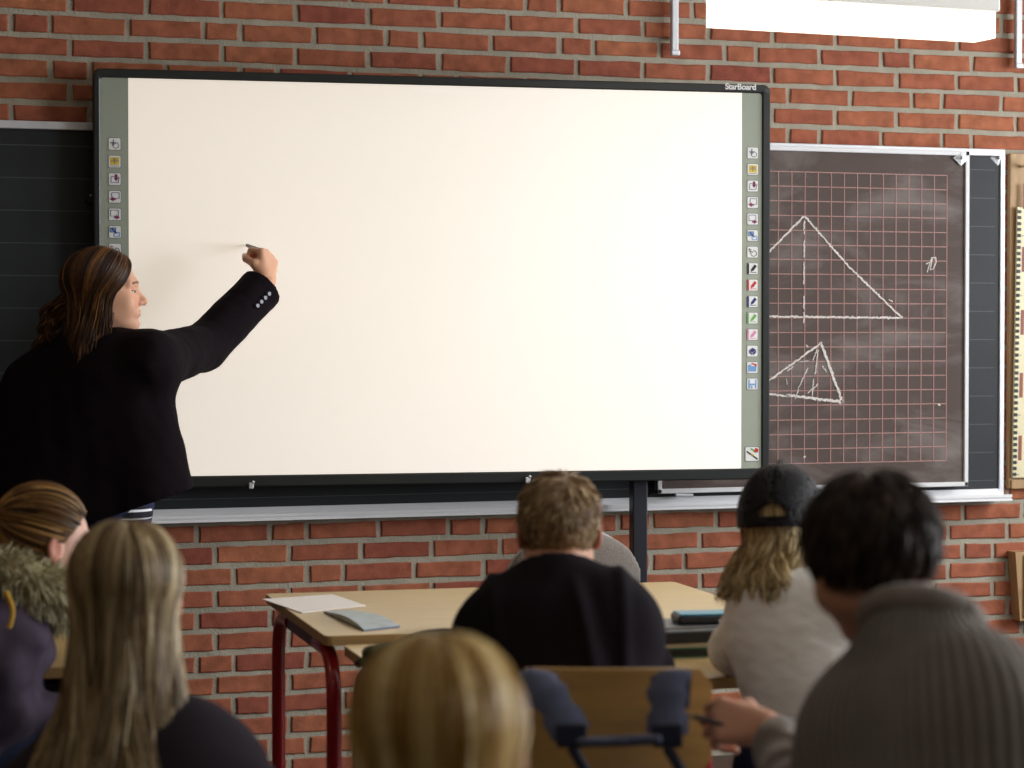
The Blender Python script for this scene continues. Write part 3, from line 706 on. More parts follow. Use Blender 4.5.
# ================================================================ CHAIRS
def grey_chair():
    c = W(575, 598, 5.2); base = Vector((c.x, c.y, 0)); s = Vector((math.cos(PSI), -math.sin(PSI), 0))
    t = empty('office_chair', base, 'grey rounded upholstered office chair behind the far table', 'chair', rz=-PSI + .25)
    f = Field((-.26, -.1, .5), (.26, .12, .9), .008); f.F[:] = .3
    f.add(cap((-.045, 0, .695), (.045, 0, .695), .155, flat=((0, 1, 0), .24)), .05)
    f.keep(lambda P: np.abs(P[..., 1] - .9 * P[..., 0] ** 2) - .028).add(cap((-.04, .02, .62), (.04, .02, .62), .06, flat=((0, 1, 0), .5)), .04)
    V, Q = f.mesh(); np_mesh('backrest', [(V, Q, 0, {})], [mat('grey_upholstery', (122, 116, 112), .95, var=.2, vscale=240, bump=.5, bscale=300)], t, (0, 0, 0))
    bm = bmesh.new(); pts = [(.19 * math.cos(a), .012 + .9 * (.19 * math.cos(a)) ** 2 * .9, .690 + .170 * math.sin(a)) for a in np.linspace(-.4, math.pi + .4, 30)]
    tube(bm, pts, .007, 8); obj('edge_piping', bm, mat('pale_piping', (168, 166, 166), .6), t, smooth=True)
    f = Field((-.27, -.52, .4), (.27, .0, .56), .01); f.add(cap((-.06, -.27, .47), (.06, -.27, .47), .17, flat=((0, 0, 1), .22)), .03)
    V, Q = f.mesh(); np_mesh('seat', [(V, Q, 0, {})], [MATS['grey_upholstery']], t, (0, 0, 0))
    bm = bmesh.new(); tube(bm, bend([(0, -.2, .44), (0, .05, .44), (0, .045, .62)], .06), .014, 10, sx=1.8); tube(bm, [(0, -.25, .44), (0, -.25, .1)], .026, 14)
    obj('column', bm, MATS['black_plastic'], t, smooth=True)
    for k in range(5):
        a = 2 * math.pi * k / 5; e = Vector((math.cos(a) * .27, -.25 + math.sin(a) * .27, .07))
        bm = bmesh.new(); tube(bm, [(0, -.25, .11), e], [.026, .016], 10); ar = obj('base_arm', bm, MATS['black_plastic'], t, smooth=True)
        bm = bmesh.new(); tube(bm, [(e.x - .01, e.y, .028), (e.x + .018, e.y, .028)], .028, 14); obj('caster', bm, MATS['black_plastic'], ar, smooth=True)
grey_chair()
CDZ = -.052
def school_chair(base, rz, label):
    t = empty('school_chair', base, label, 'chair', rz=rz)
    bz = W(613, 668, 3.14).z - .842
    m_w = mat('beech_plywood', (200, 156, 90), .4, var=.1, vscale=5, stretch=(1, 10, 10))
    # local: x right, y front, backrest at y=0
    bm = bmesh.new(); n = 14; 
    o_ = rrect(-.165, .655, .165, .842, .03, 6)
    rings = []
    for off in (0, .010):
        rings.append([bm.verts.new((x, off + -.0 + .7 * x * x + (z - .75) * -.12, z)) for x, z in o_])
    # fill by grid strips for curvature
    for v in list(bm.verts): bm.verts.remove(v)
    nx = 16; g0, g1 = [], []
    for i in range(nx + 1):
        x = -.165 + .33 * i / nx; e = max(0, abs(x) - .135) / .03; dz = .03 * (1 - math.sqrt(max(0, 1 - e * e)))
        col0 = []; col1 = []
        for z in (.655 + dz, .70, .75, .80, .842 - dz):
            y = .7 * x * x - (z - .75) * .12
            col0.append(bm.verts.new((x, y, z + bz))); col1.append(bm.verts.new((x, y + .010, z + bz)))
        g0.append(col0); g1.append(col1)
    for i in range(nx):
        for k in range(4):
            bm.faces.new((g0[i][k], g0[i + 1][k], g0[i + 1][k + 1], g0[i][k + 1])); bm.faces.new((g1[i][k], g1[i][k + 1], g1[i + 1][k + 1], g1[i + 1][k]))
        for k in (0, 4): bm.faces.new((g0[i][k], g1[i][k], g1[i + 1][k], g0[i + 1][k]))
    for i in (0, nx):
        for k in range(4): bm.faces.new((g0[i][k], g0[i][k + 1], g1[i][k + 1], g1[i][k]))
    obj('backrest', bm, m_w, t, smooth=True)
    bm = bmesh.new(); prism(bm, rrect(-.2, .03, .2, .41, .04, 6), .44, .453); obj('seat', bm, m_w, t)
    for s in (-1, 1):
        bm = bmesh.new(); tube(bm, bend([(s * .175, .34, .012), (s * .175, .36, .425), (s * .158, .05, .425), (s * .156, .035, .80 + bz)], .05), .011, 10); obj('side_frame', bm, m_red, t, smooth=True)
        bm = bmesh.new(); tube(bm, bend([(s * .185, -.03, .012), (s * .175, .12, .41), (s * .175, .2, .425)], .04), .011, 10); obj('rear_leg', bm, m_red, t, smooth=True)
    return t
hp = W(613, 668, 3.14); hp_dz = hp.z - .842; hp.z = 0
school_chair(hp, -PSI, 'wooden school chair carrying the blue backpack, behind the black-shirted boy')
def cu(x, y, z):  # chair-local to world
    c_, s_ = math.cos(-PSI), math.sin(-PSI); return Vector((hp.x + x * c_ - y * s_, hp.y + x * s_ + y * c_, z))
# backpack hanging on that chair
bpk = empty('backpack', cu(0, -.12, .3), 'denim blue backpack hanging by its straps on the wooden chair', 'backpack', rz=-PSI)
m_den = mat('denim_blue_fabric', (78, 82, 104), .9, var=.15, vscale=40, bump=.4, bscale=200); m_nav = mat('navy_webbing', (34, 36, 56), .85)
f = Field((-.2, -.26, .26), (.2, .01, .8), .008)
f.add(cap((0, -.12, .40), (0, -.11, .585), .15, .13, flat=((0, 1, 0), .62)), .03).disp(lambda P: waves(P, .012, 26, 9)).keep(lambda P: P[..., 1] + .018)
f.add(cap((-.06, -.1, .762), (.06, -.095, .765), 0.011, .011, flat=((0, 0, 1), .8)), .02)
V, Q = f.mesh(); o = np_mesh('bag_body', [(V, Q, 0, {})], [m_den], bpk, (0, 0, .3))
for s, xo in ((-1, -.124), (1, .089)):
    bm = bmesh.new(); w = .030
    pth = [Vector((xo + s * .0, .03, .79)), Vector((xo, .02, .848)), Vector((xo, -.008, .852)), Vector((xo + .010 * -s, -.03, .83)), Vector((xo + .03 * (1 if s < 0 else -.3), -.045, .80)), Vector((xo + .03 * (1.7 if s < 0 else -.4), -.065, .765))]
    pth = [p + Vector((0, 0, hp_dz)) for p in pth]; pts = bend(pth, .012, 4); sec = []
    for i, p in enumerate(pts):
        tg = (pts[min(i + 1, len(pts) - 1)] - pts[max(0, i - 1)]).normalized(); a = Vector((1, 0, .15 * s)); a = (a - tg * a.dot(tg)).normalized(); nn = tg.cross(a)
        ww = w * (1 + .12 * math.sin(i)); sec.append([bm.verts.new(p + a * ww + nn * .0), bm.verts.new(p + nn * .006 + a * ww * .5), bm.verts.new(p + nn * .007 - a * ww * .5), bm.verts.new(p - a * ww), bm.verts.new(p - nn * .005)])
    for r0, r1 in zip(sec, sec[1:]):
        for k in range(5): bm.faces.new((r0[k], r0[(k + 1) % 5], r1[(k + 1) % 5], r1[k]))
    bm.faces.new(sec[0]); bm.faces.new(sec[-1][::-1])
    for v in bm.verts: v.co.z -= .3
    st = obj('shoulder_strap', bm, m_den, bpk, smooth=True)
    e = pth[-1]; bm = bmesh.new(); box(bm, (e.x - .024, e.y - .014, e.z - .3 - .02), (e.x + .024, e.y + .004, e.z - .3 + .018), .004)
    tube(bm, [(e.x, e.y - .004, e.z - .32), (e.x + .03, e.y - .01, e.z - .37), (e.x + .02, e.y - .012, e.z - .42)], .009, 8, sx=1.5); obj('buckle', bm, m_nav, st)
# round stool under the girl with the cap
def stool(base):
    t = empty('stool', base, 'round wooden stool under the girl in the black cap', 'stool')
    bm = bmesh.new(); tube(bm, [(0, 0, .425), (0, 0, .455)], .16, 28); obj('seat', bm, MATS['beech_plywood'], t, smooth=True)
    for k in range(4):
        a = math.pi / 4 + k * math.pi / 2; bm = bmesh.new(); tube(bm, [(.1 * math.cos(a), .1 * math.sin(a), .43), (.17 * math.cos(a), .17 * math.sin(a), 0)], .011, 10); obj('leg', bm, m_red, t, smooth=True)

# ================================================================ PEOPLE
def rot(yaw, pitch=0, roll=0):
    return np.array((Matrix.Rotation(math.radians(yaw), 3, 'Z') @ Matrix.Rotation(math.radians(pitch), 3, 'X') @ Matrix.Rotation(math.radians(roll), 3, 'Y')))
def tintcol(n, c): return np.tile(np.array(lin(c)), (n, 1))
M_EYEW = mat('eye_white', (222, 216, 208), .25); M_IRIS = mat('iris', (60, 44, 30), .2); M_SKIN = attr_mat('skin', .5, spec=.35)
SKIN = (214, 168, 142)
def head_pieces(Hc, R, s=1.0, h=.0036, skin=SKIN, full=.0, ears=True):
    f = Field((-.105, -.13, -.155), (.105, .14, .14), h)
    f.add(ell((0, -.014, .028), (.074, .095, .088)), .01)
    f.add(ell((0, .03, -.022), (.060 + full * .3, .062, .082)), .03)
    f.add(cap((-.038 - full * .3, .012, -.058), (0, .066, -.092), .026, .020), .03); f.add(cap((.038 + full * .3, .012, -.058), (0, .066, -.092), .026, .020), .03)
    for sx in (-1, 1):
        f.add(ell((sx * .036, .062, -.032), (.026 + full, .026, .028 + full)), .02); f.add(ell((sx * .046, .030, -.040), (.022, .042, .036)), .02)      # cheeks
        f.add(cap((sx * .012, .084, .024), (sx * .045, .070, .022), .010), .015)         # brow ridge
        f.cut(ell((sx * .032, .096, .002), (.019, .018, .013)), .014)                    # eye socket
    f.add(cap((0, .083, .008), (0, .105, -.026), .0075, .0095), .012).add(ell((0, .107, -.032), (.0115, .011, .010)), .010)
    for sx in (-1, 1): f.add(ell((sx * .012, .096, -.035), (.008, .009, .0075)), .006); f.cut(ell((sx * .006, .103, -.042), (.003, .004, .003)), .003)
    f.add(ell((0, .084, -.062), (.026, .013, .016)), .014)
    f.add(cap((-.017, .0900, -.0585), (.017, .0900, -.0585), .0046, .0046), .005).add(cap((-.014, .0890, -.068), (.014, .0890, -.068), .0052), .005)
    f.cut(cap((-.022, .0972, -.0632), (.022, .0972, -.0632), .0018), .003)
    f.cut(ell((0, .098, -.080), (.016, .009, .005)), .008)
    for sx in (-1, 1) if ears else ():
        E = rot(sx * 22, 8)
        f.add(ell((sx * .080, -.004, -.004), (.0065, .020, .031), E), .006); f.cut(ell((sx * .089, -.002, -.002), (.006, .011, .019), E), .005)
    f.add(cap((0, -.022, -.05), (0, -.042, -.15), .052, .056), .03)
    V, Q = f.mesh(); c = tintcol(len(V), skin)
    def paint(mask, col, a=1): c[mask] = c[mask] * (1 - a) + np.array(lin(col)) * a
    x, y, z = V.T
    paint((np.abs(x) < .021) & (y > .088) & (z < -.0535) & (z > -.0735), (186, 104, 96), .55)
    paint((np.hypot(np.abs(x) - .036, z + .03) < .02) & (y > .05), (216, 140, 122), .45)
    brow = (np.abs(z - (.024 + .10 * (.03 - np.abs(np.abs(x) - .026)) - .002)) < .0035) & (np.abs(x) > .012) & (np.abs(x) < .05) & (y > .05); paint(brow, (70, 48, 34), .85)
    paint(np.abs(x) > .079, (206, 120, 98), .6)
    P = [(V, Q, 0, c)]
    def ball(cx, cy, cz, r, m):
        g = Field((cx - r * 1.5,) + (cy - r * 1.5,) + (cz - r * 1.5,), (cx + r * 1.5, cy + r * 1.5, cz + r * 1.5), r / 6) if False else Field((cx - r * 1.5, cy - r * 1.5, cz - r * 1.5), (cx + r * 1.5, cy + r * 1.5, cz + r * 1.5), r / 6)
        g.add(ell((cx, cy, cz), (r, r, r)), .0001); v, q = g.mesh(); P.append((v, q, m, tintcol(len(v), skin)))
    for sx in (-1, 1): ball(sx * .031, .0745, .001, .0116, 1); ball(sx * .0315, .0805, .0005, .0072, 2)
    for sx in (-1, 1):   # upper lid and lashes
        g = Field((sx * .031 - .018, .06, -.016), (sx * .031 + .018, .10, .02), .0014)
        g.add(ell((sx * .031, .0752, .001), (.0135, .0137, .0135)), .0001).keep(lambda P_: -(P_[..., 2] - .0010 + (P_[..., 1] - .08) * .1))
        v, q = g.mesh(); cc = tintcol(len(v), skin); cc[v[:, 2] < .0026] = np.array(lin((50, 34, 28))); P.append((v, q, 0, cc))
    return [((v * s) @ R.T + A3(Hc), q, m, {'tint': c_}) for v, q, m, c_ in P]
def hand_pieces(wr, fd, palm, side, curl=(.5, .6, .4), hs=1.0, thumb=.3, h=.003, skin=SKIN, spread=1.0):
    y = A3(fd); y /= np.linalg.norm(y); z = -A3(palm); z -= y * (z @ y); z /= np.linalg.norm(z)
    x = np.cross(y, -z) * (1 if side == 'R' else -1); Rh = np.stack([x, y, z], 1)
    f = Field((-.06, -.07, -.1), (.09, .21, .045), h)
    f.add(cap((0, -.06, 0), (0, .012, 0), .026, .025, flat=((0, 0, 1), .8)), .012)
    xs = (.029, .0095, -.0105, -.029); ml = (.088, .092, .086, .077); L = ((.042, .025, .02), (.047, .029, .021), (.043, .026, .02), (.033, .02, .018))
    for i in range(4):
        b = np.array([xs[i] * spread, ml[i], .003]); f.add(cap((xs[i] * .5, .012, 0), b, .0135, .0115), .014)
        a = 0; p = b; r = .0098 - (.0012 if i == 3 else 0)
        for k in range(3):
            a += curl[k] * (1 + .08 * i) ; d = np.array([(xs[i]) * .8 * (1 if a < 1 else 0), math.cos(a), -math.sin(a)]); d /= np.linalg.norm(d)
            q = p + d * L[i][k]; f.add(cap(p, q, r, r * .9), .004); p = q; r *= .92
    f.add(cap((.012, .02, -.006), (.038, .05, -.014), .015, .0135), .014)
    t1 = np.array([.038, .05, -.014]); t2 = t1 + np.array([.02 - .02 * thumb, .026, -.012 - .02 * thumb]); t3 = t2 + np.array([.008 - .03 * thumb, .024, -.01 - .012 * thumb])
    f.add(cap(t1, t2, .0118, .0105), .006).add(cap(t2, t3, .0105, .0088), .004)
    V, Q = f.mesh(); c = tintcol(len(V), skin); return [((V * hs) @ Rh.T + A3(wr), Q, 0, {'tint': c})]
def nv(v): v = A3(v); return v / np.linalg.norm(v)
class Fig:
    def __init__(s, **k): s.__dict__.update(k)
def setup(J):
    "fill in trunk axes from the joints"
    J.s = nv(A3(J.SR) - A3(J.SL)); up = nv(A3(J.N) - A3(J.P)); J.f = nv(np.cross(up, J.s)); J.up = up
    sd = nv([J.s[0], J.s[1], 0]); fr = nv(np.cross([0, 0, 1], sd)) ; J.sd = sd; J.fr = fr
    P = A3(J.P); J.HL = P - sd * .09 * J.k; J.HR = P + sd * .09 * J.k
    if J.sit:
        J.KL = J.HL + fr * .40 * J.k - sd * .03; J.KR = J.HR + fr * .40 * J.k + sd * .03; J.KL[2] = J.KR[2] = .49
        J.AL = J.KL + fr * .03; J.AR = J.KR + fr * .03; J.AL[2] = J.AR[2] = .075
    else:
        J.KL = J.HL + fr * .02; J.KR = J.HR + fr * .02; J.KL[2] = J.KR[2] = .46; J.AL = J.HL - fr * .01; J.AR = J.HR - fr * .01; J.AL[2] = J.AR[2] = .075
    J.mid = A3(J.P) * .55 + A3(J.N) * .45; J.che = A3(J.P) * .28 + A3(J.N) * .72
def trunk(J, g, w=1.0):
    s, f = J.s, J.f; k = J.k
    L = [(cap(J.HL + f * 0, J.HR, .105 * k + g, flat=(f, .85)), .05), (cap(A3(J.P), J.mid, .118 * k * w + g, .112 * k * w + g, flat=(f, .78)), .05),
         (cap(J.mid - s * .03, J.che - s * .05, .108 * k * w + g, .115 * k * w + g, flat=(f, .78)), .05), (cap(J.mid + s * .03, J.che + s * .05, .108 * k * w + g, .115 * k * w + g, flat=(f, .78)), .05),
         (cap(J.SL, J.SR, .052 * k + g), .05), (cap(A3(J.N) - J.up * .01, J.SL, .042 * k + g, .046 * k + g), .04), (cap(A3(J.N) - J.up * .01, J.SR, .042 * k + g, .046 * k + g), .04),
         (cap(J.che, A3(J.N) - J.up * .04, .1 * k + g * .7, .058 * k + g * .5, flat=(f, .8)), .04)]
    return L
def arm(J, side, g, gw=None, end=1.0):
    S, E, Wd = A3(getattr(J, 'S' + side)), A3(getattr(J, 'E' + side)), A3(getattr(J, 'W' + side)); gw = g if gw is None else gw
    We = E + (Wd - E) * end
    return [(cap(S, E, .050 * J.k + g, .040 * J.k + g), .03), (cap(E, We, .040 * J.k + g, (.040 + (.027 - .040) * end) * J.k + gw), .02)]
def legs(J, g):
    out = []
    for a in 'LR':
        H, K, An = (getattr(J, q + a) for q in 'HKA')
        out += [(cap(H, K, .082 * J.k + g, .058 * J.k + g), .04), (cap(K, An, .056 * J.k + g, .040 * J.k + g), .02)]
    return out
def bounds(pr, pad=.02):
    lo = np.min([p[0][0] for p in pr], 0) - pad; hi = np.max([p[0][1] for p in pr], 0) + pad; return lo, hi
def sdf_mesh(pr, h, after=None, pad=.02):
    lo, hi = bounds(pr, pad); f = Field(lo, hi, h)
    for p, k in pr: f.add(p, k)
    if after: after(f)
    return f.mesh()
def body(J, t, skin=SKIN, full=.0, hands=True, hh=.0036, ears=True):
    setup(J)
    pr = trunk(J, -.006) + arm(J, 'L', -.004, -.001) + arm(J, 'R', -.004, -.001) + legs(J, -.006)
    pr.append((cap(A3(J.N) - J.up * .03, A3(J.H) + J.R @ np.array([0, -.03, -.08]) * J.hs, .056 * J.hs, .052 * J.hs), .03))
    for a in 'LR':
        An = getattr(J, 'A' + a); pr.append((cap(An + J.fr * -.02 - np.array([0, 0, .04]), An + J.fr * .13 - np.array([0, 0, .048]), .034, .026), .02))
    V, Q = sdf_mesh(pr, .009, lambda f: f.keep(lambda P: .002 - P[..., 2]))
    P = [(V, Q, 0, {'tint': tintcol(len(V), skin)})] + head_pieces(J.H, J.R, J.hs, hh, skin, full, ears)
    for a in 'LR':
        fd, palm, curl, th = getattr(J, 'hand' + a); Wd = getattr(J, 'W' + a)
        P += hand_pieces(Wd, fd, palm, a, curl, J.k, th, skin=skin)
    np_mesh('body', P, [M_SKIN, M_EYEW, M_IRIS], t, t.location)
def garment(name, J, t, m, prims, h=.008, wr=.004, wf=24, seed=1, neck=.068, cuts=(), zmin=None, after=None, aniso=(1, 1, .5)):
    def aft(f):
        if wr: f.disp(lambda P: waves(P, wr, wf, seed, 6, aniso) + waves(P, wr * .5, wf * 2.3, seed + 5, 5, aniso))
        if neck: f.cut(cap(A3(J.N) - J.up * .0 + J.f * .012, A3(J.N) + J.up * .25 + J.f * .02, neck * J.k), .006)
        for c in cuts: f.cut(c, .006)
        if zmin is not None: f.keep(zmin if callable(zmin) else (lambda P: zmin - P[..., 2]))
        if after: after(f)
    V, Q = sdf_mesh(prims, h, aft, .03)
    return np_mesh(name, [(V, Q, 0, {})], [m], t, t.location)
def trousers(J, t, m, shoe=(40, 38, 40), waist=None):
    pr = legs(J, .012) + [(cap(J.HL, J.HR, .105 * J.k + .012, flat=(J.f, .85)), .05)]
    V, Q = sdf_mesh(pr, .01, lambda f: f.disp(lambda P: waves(P, .003, 30, 4)).keep(lambda P: .085 - P[..., 2]))
    np_mesh('trousers', [(V, Q, 0, {})], [m], t, t.location)
    for a in 'LR':
        An = getattr(J, 'A' + a); f = Field(An - .2, An + .25, .007)
        f.add(cap(An - J.fr * .03 - np.array([0, 0, .035]), An + J.fr * .14 - np.array([0, 0, .042]), .044, .034), .02).add(cap(An, An - np.array([0, 0, .04]), .048, .046), .02).keep(lambda P: .0005 - P[..., 2])
        V, Q = f.mesh(); np_mesh('shoe', [(V, Q, 0, {})], [mat('shoe_leather', shoe, .5)], t, t.location)

# ---------------------------------------------------------------- hair
EC = np.array([0, -.014, .028]); ER = np.array([.078, .099, .092])
def strands_mesh(P, rad, rnd, tip=.25):
    "P: n x m x 3 in the place's coordinates"
    n, m, _ = P.shape
    T = np.gradient(P, axis=1); T /= np.linalg.norm(T, axis=2, keepdims=True) + 1e-9
    ref = RNG.normal(size=(n, 1, 3)); a = np.cross(T, ref); a /= np.linalg.norm(a, axis=2, keepdims=True) + 1e-9; b = np.cross(T, a)
    u = np.linspace(0, 1, m); r = (rad * (1 - (1 - tip) * u ** 3))[None, :, None] * np.ones((n, 1, 1)) if np.isscalar(rad) else rad[:, None, None] * (1 - (1 - tip) * u ** 3)[None, :, None]
    V = np.stack([P + r * (a * math.cos(k * 2.0944) + b * math.sin(k * 2.0944)) for k in range(3)], 2)  # n m 3 3
    base = (np.arange(n)[:, None] * m + np.arange(m - 1)[None]) * 3
    fs = []
    for k in range(3): k2 = (k + 1) % 3; fs.append(np.stack([base + k, base + k2, base + 3 + k2, base + 3 + k], -1).reshape(-1, 4))
    return V.reshape(-1, 3), np.concatenate(fs), 0, {'rnd': np.repeat(rnd, m * 3)}
def hair_cap(Hc, R, s, g=.004, cutf=None, h=.005, tone=.3):
    f = Field((-.12, -.14, -.1), (.12, .12, .15), h); f.add(ell(EC, ER + g), .001)
    f.keep(cutf or (lambda P: (P[..., 1] - .052) * .77 - (P[..., 2] - .06) * .64)).keep(lambda P: -.085 - P[..., 2])
    V, Q = f.mesh(); return ((V * s) @ R.T + A3(Hc), Q, 0, {'rnd': np.full(len(V), tone)})
def slerp(a, b, t):
    w = np.arccos(np.clip((a * b).sum(-1, keepdims=True), -1, 1)) + 1e-6
    return (np.sin((1 - t) * w) * a + np.sin(t * w) * b) / np.sin(w)
def unit(v): return v / (np.linalg.norm(v, axis=-1, keepdims=True) + 1e-9)
def long_hair(J, t, m, n=3600, length=.3, az0=68, part=.0, vol=.012, wave=.008, out=.12, lenj=.12, clumps=90, elev=-14, rad=.0015, name='hair', back=0.0, seed=1, cutf=None, tonef=None, frontlen=1.0, flare=.3, wfreq=30, gather=None, kink=.0, capg=.006, az_pow=.75):
    r = np.random.default_rng(seed)
    def path(tt, side, layer, jit, m1=9, m2=16):
        k = len(tt); n0 = len(tt)
        d0 = unit(np.stack([part + side * .03, .70 - 1.25 * tt, .75 + .0 * tt], -1) + jit * .03)
        az = np.radians(az0 + (180 - az0) * tt ** az_pow); el = np.radians(elev + 3 * jit[:, 0])
        d1 = np.stack([side * np.sin(az) * np.cos(el), np.cos(az) * np.cos(el), np.sin(el)], -1)
        u = np.linspace(0, 1, m1)[None, :, None]
        D = slerp(d0[:, None], d1[:, None], u); lift = (layer[:, None, None] * vol + .002) * (.35 + .65 * np.sin(np.pi * np.clip(u * .8 + .12, 0, 1)))
        Pl = EC + D * (ER + lift); Pw = (Pl * J.hs) @ J.R.T + A3(J.H)
        cen = A3(J.H); last = Pw[:, -1]; dirv = unit(Pw[:, -1] - Pw[:, -2]); outw = unit((last - cen) * np.array([1, 1, 0]))
        L = length * (1 - (1 - frontlen) * (1 - tt)) * (1 + lenj * jit[:, 1]); ds = (L / m2)[:, None]
        pts = []; p = last; bk = (-J.R[:, 1])[None] * back
        for i in range(m2):
            v = i / m2
            tgt = unit(np.array([0, 0, -1.0]) + outw * out * (1.0 if v > .25 else flare) + bk * (1 if v > .3 else 0))
            dirv = unit(dirv * .72 + tgt * .28); p = p + dirv * ds
            ph = jit[:, 2] * 3 + side * 2 + tt * 9
            off = outw * (wave * v * np.sin(v * length * wfreq + ph))[:, None] + np.cross(outw, [0, 0, 1]) * (wave * v * np.cos(v * length * wfreq * .8 + ph * 1.7))[:, None]
            pts.append(p + off)
        return np.concatenate([Pw, np.stack(pts, 1)], 1)
    tt = r.uniform(0, 1, n); side = np.where(r.uniform(size=n) < .5, -1.0, 1.0); layer = r.uniform(0, 1, n) ** .6; jit = r.normal(size=(n, 3)) * .5
    P = path(tt, side, layer, jit)
    q = np.floor(tt * clumps / 2 + r.uniform(-.25, .25, n)); gt = np.clip((q + .5) / (clumps / 2), 0, 1); lq = (np.floor(layer * 3) + .5) / 3
    gj = np.stack([np.sin(q * 12.9 + side * 4 + lq * 9), np.sin(q * 78.2 + side + lq * 5), np.sin(q * 37.7 + side * 2 + lq * 3)], -1) * .5
    G = path(gt, side, lq, gj); mm = P.shape[1]; mix = np.clip(np.linspace(-.15, 1, mm), 0, 1)[None, :, None] ** .8 * .72
    P = P * (1 - mix) + G * mix + r.normal(size=(n, 1, 3)) * .002 * np.linspace(0, 1, mm)[None, :, None]
    if gather is not None:
        P = gather(P)
    rnd = np.clip(.5 + .20 * np.sin(q * 5.3 + side * 3 + lq * 11) + .24 * r.normal(size=n), 0, 1)
    if tonef is not None: rnd = np.clip(rnd + tonef(tt, side), 0, 1)
    return np_mesh(name, [hair_cap(J.H, J.R, J.hs, capg, cutf), strands_mesh(P, rad, rnd)], [m], t, t.location)
def short_hair(J, t, m, n=5200, length=.03, lift=.35, crown=(0.1, -.45, .88), cutf=None, rad=.0012, seed=2, fwd=.0, capg=.003, clump=.5, name='hair', lenf=None, tonef=None):
    r = np.random.default_rng(seed); D = unit(r.normal(size=(n * 4, 3))); P0 = EC + D * (ER + .001)
    fn = cutf or (lambda P: (P[..., 1] - .072) * .77 - (P[..., 2] - .06) * .64)
    ok = (fn(P0) < 0) & (P0[:, 2] > -.083); D = D[ok][:n]; P0 = P0[ok][:n]; n = len(D)
    C = unit(np.array(crown)); fl = D - C; fl -= D * (fl * D).sum(-1, keepdims=True); fl = unit(fl) + .35 * np.cross(D, C)
    fl = fl + np.array([0, fwd, -.25]); fl = unit(fl - D * (fl * D).sum(-1, keepdims=True))
    cell = np.floor(D * 9 + r.uniform(-.2, .2, D.shape)); hsh = np.sin(cell @ np.array([12.9, 78.2, 37.7])) * 43758.5; hsh -= np.floor(hsh)
    cj = np.stack([np.sin(hsh * 40), np.cos(hsh * 70), np.sin(hsh * 110)], -1)
    L = length * (.7 + .6 * r.uniform(size=n)); 
    if lenf is not None: L = L * lenf(D)
    mseg = 7; pts = [P0]; dirv = unit(D * lift * 1.6 + fl + cj * clump * .6 + r.normal(size=D.shape) * .12); p = P0
    for i in range(mseg):
        p = p + dirv * (L / mseg)[:, None]; dn = unit((p - EC) / ER ** 2)
        k = (((p - EC) / (ER + .002)) ** 2).sum(-1, keepdims=True); p = np.where(k < 1, EC + (p - EC) / np.sqrt(k), p)
        tl = fl - dn * (fl * dn).sum(-1, keepdims=True); dirv = unit(dirv * .75 + unit(tl + np.array([0, 0, -.2])) * .3); pts.append(p)
    P = np.stack(pts, 1); P = (P * J.hs) @ J.R.T + A3(J.H)
    rnd = np.clip(.45 + .4 * (hsh - .5) + .2 * r.normal(size=n), 0, 1)
    if tonef is not None: rnd = np.clip(rnd + tonef(D), 0, 1)
    return np_mesh(name, [hair_cap(J.H, J.R, J.hs, capg, cutf, tone=.25), strands_mesh(P, rad, rnd, .4)], [m], t, t.location)

def fabric(name, col, **k): return mat(name, col, .9, spec=.12, bump=.35, bscale=260, **k)
V3 = lambda v: Vector(v)
relax = (.45, .5, .3)
LOSD = math.degrees(PSI)
def yaw_at(px, turn=0): return -LOSD - math.degrees(math.atan((px - 512) / F)) + turn     # facing away from the camera's station, then turned

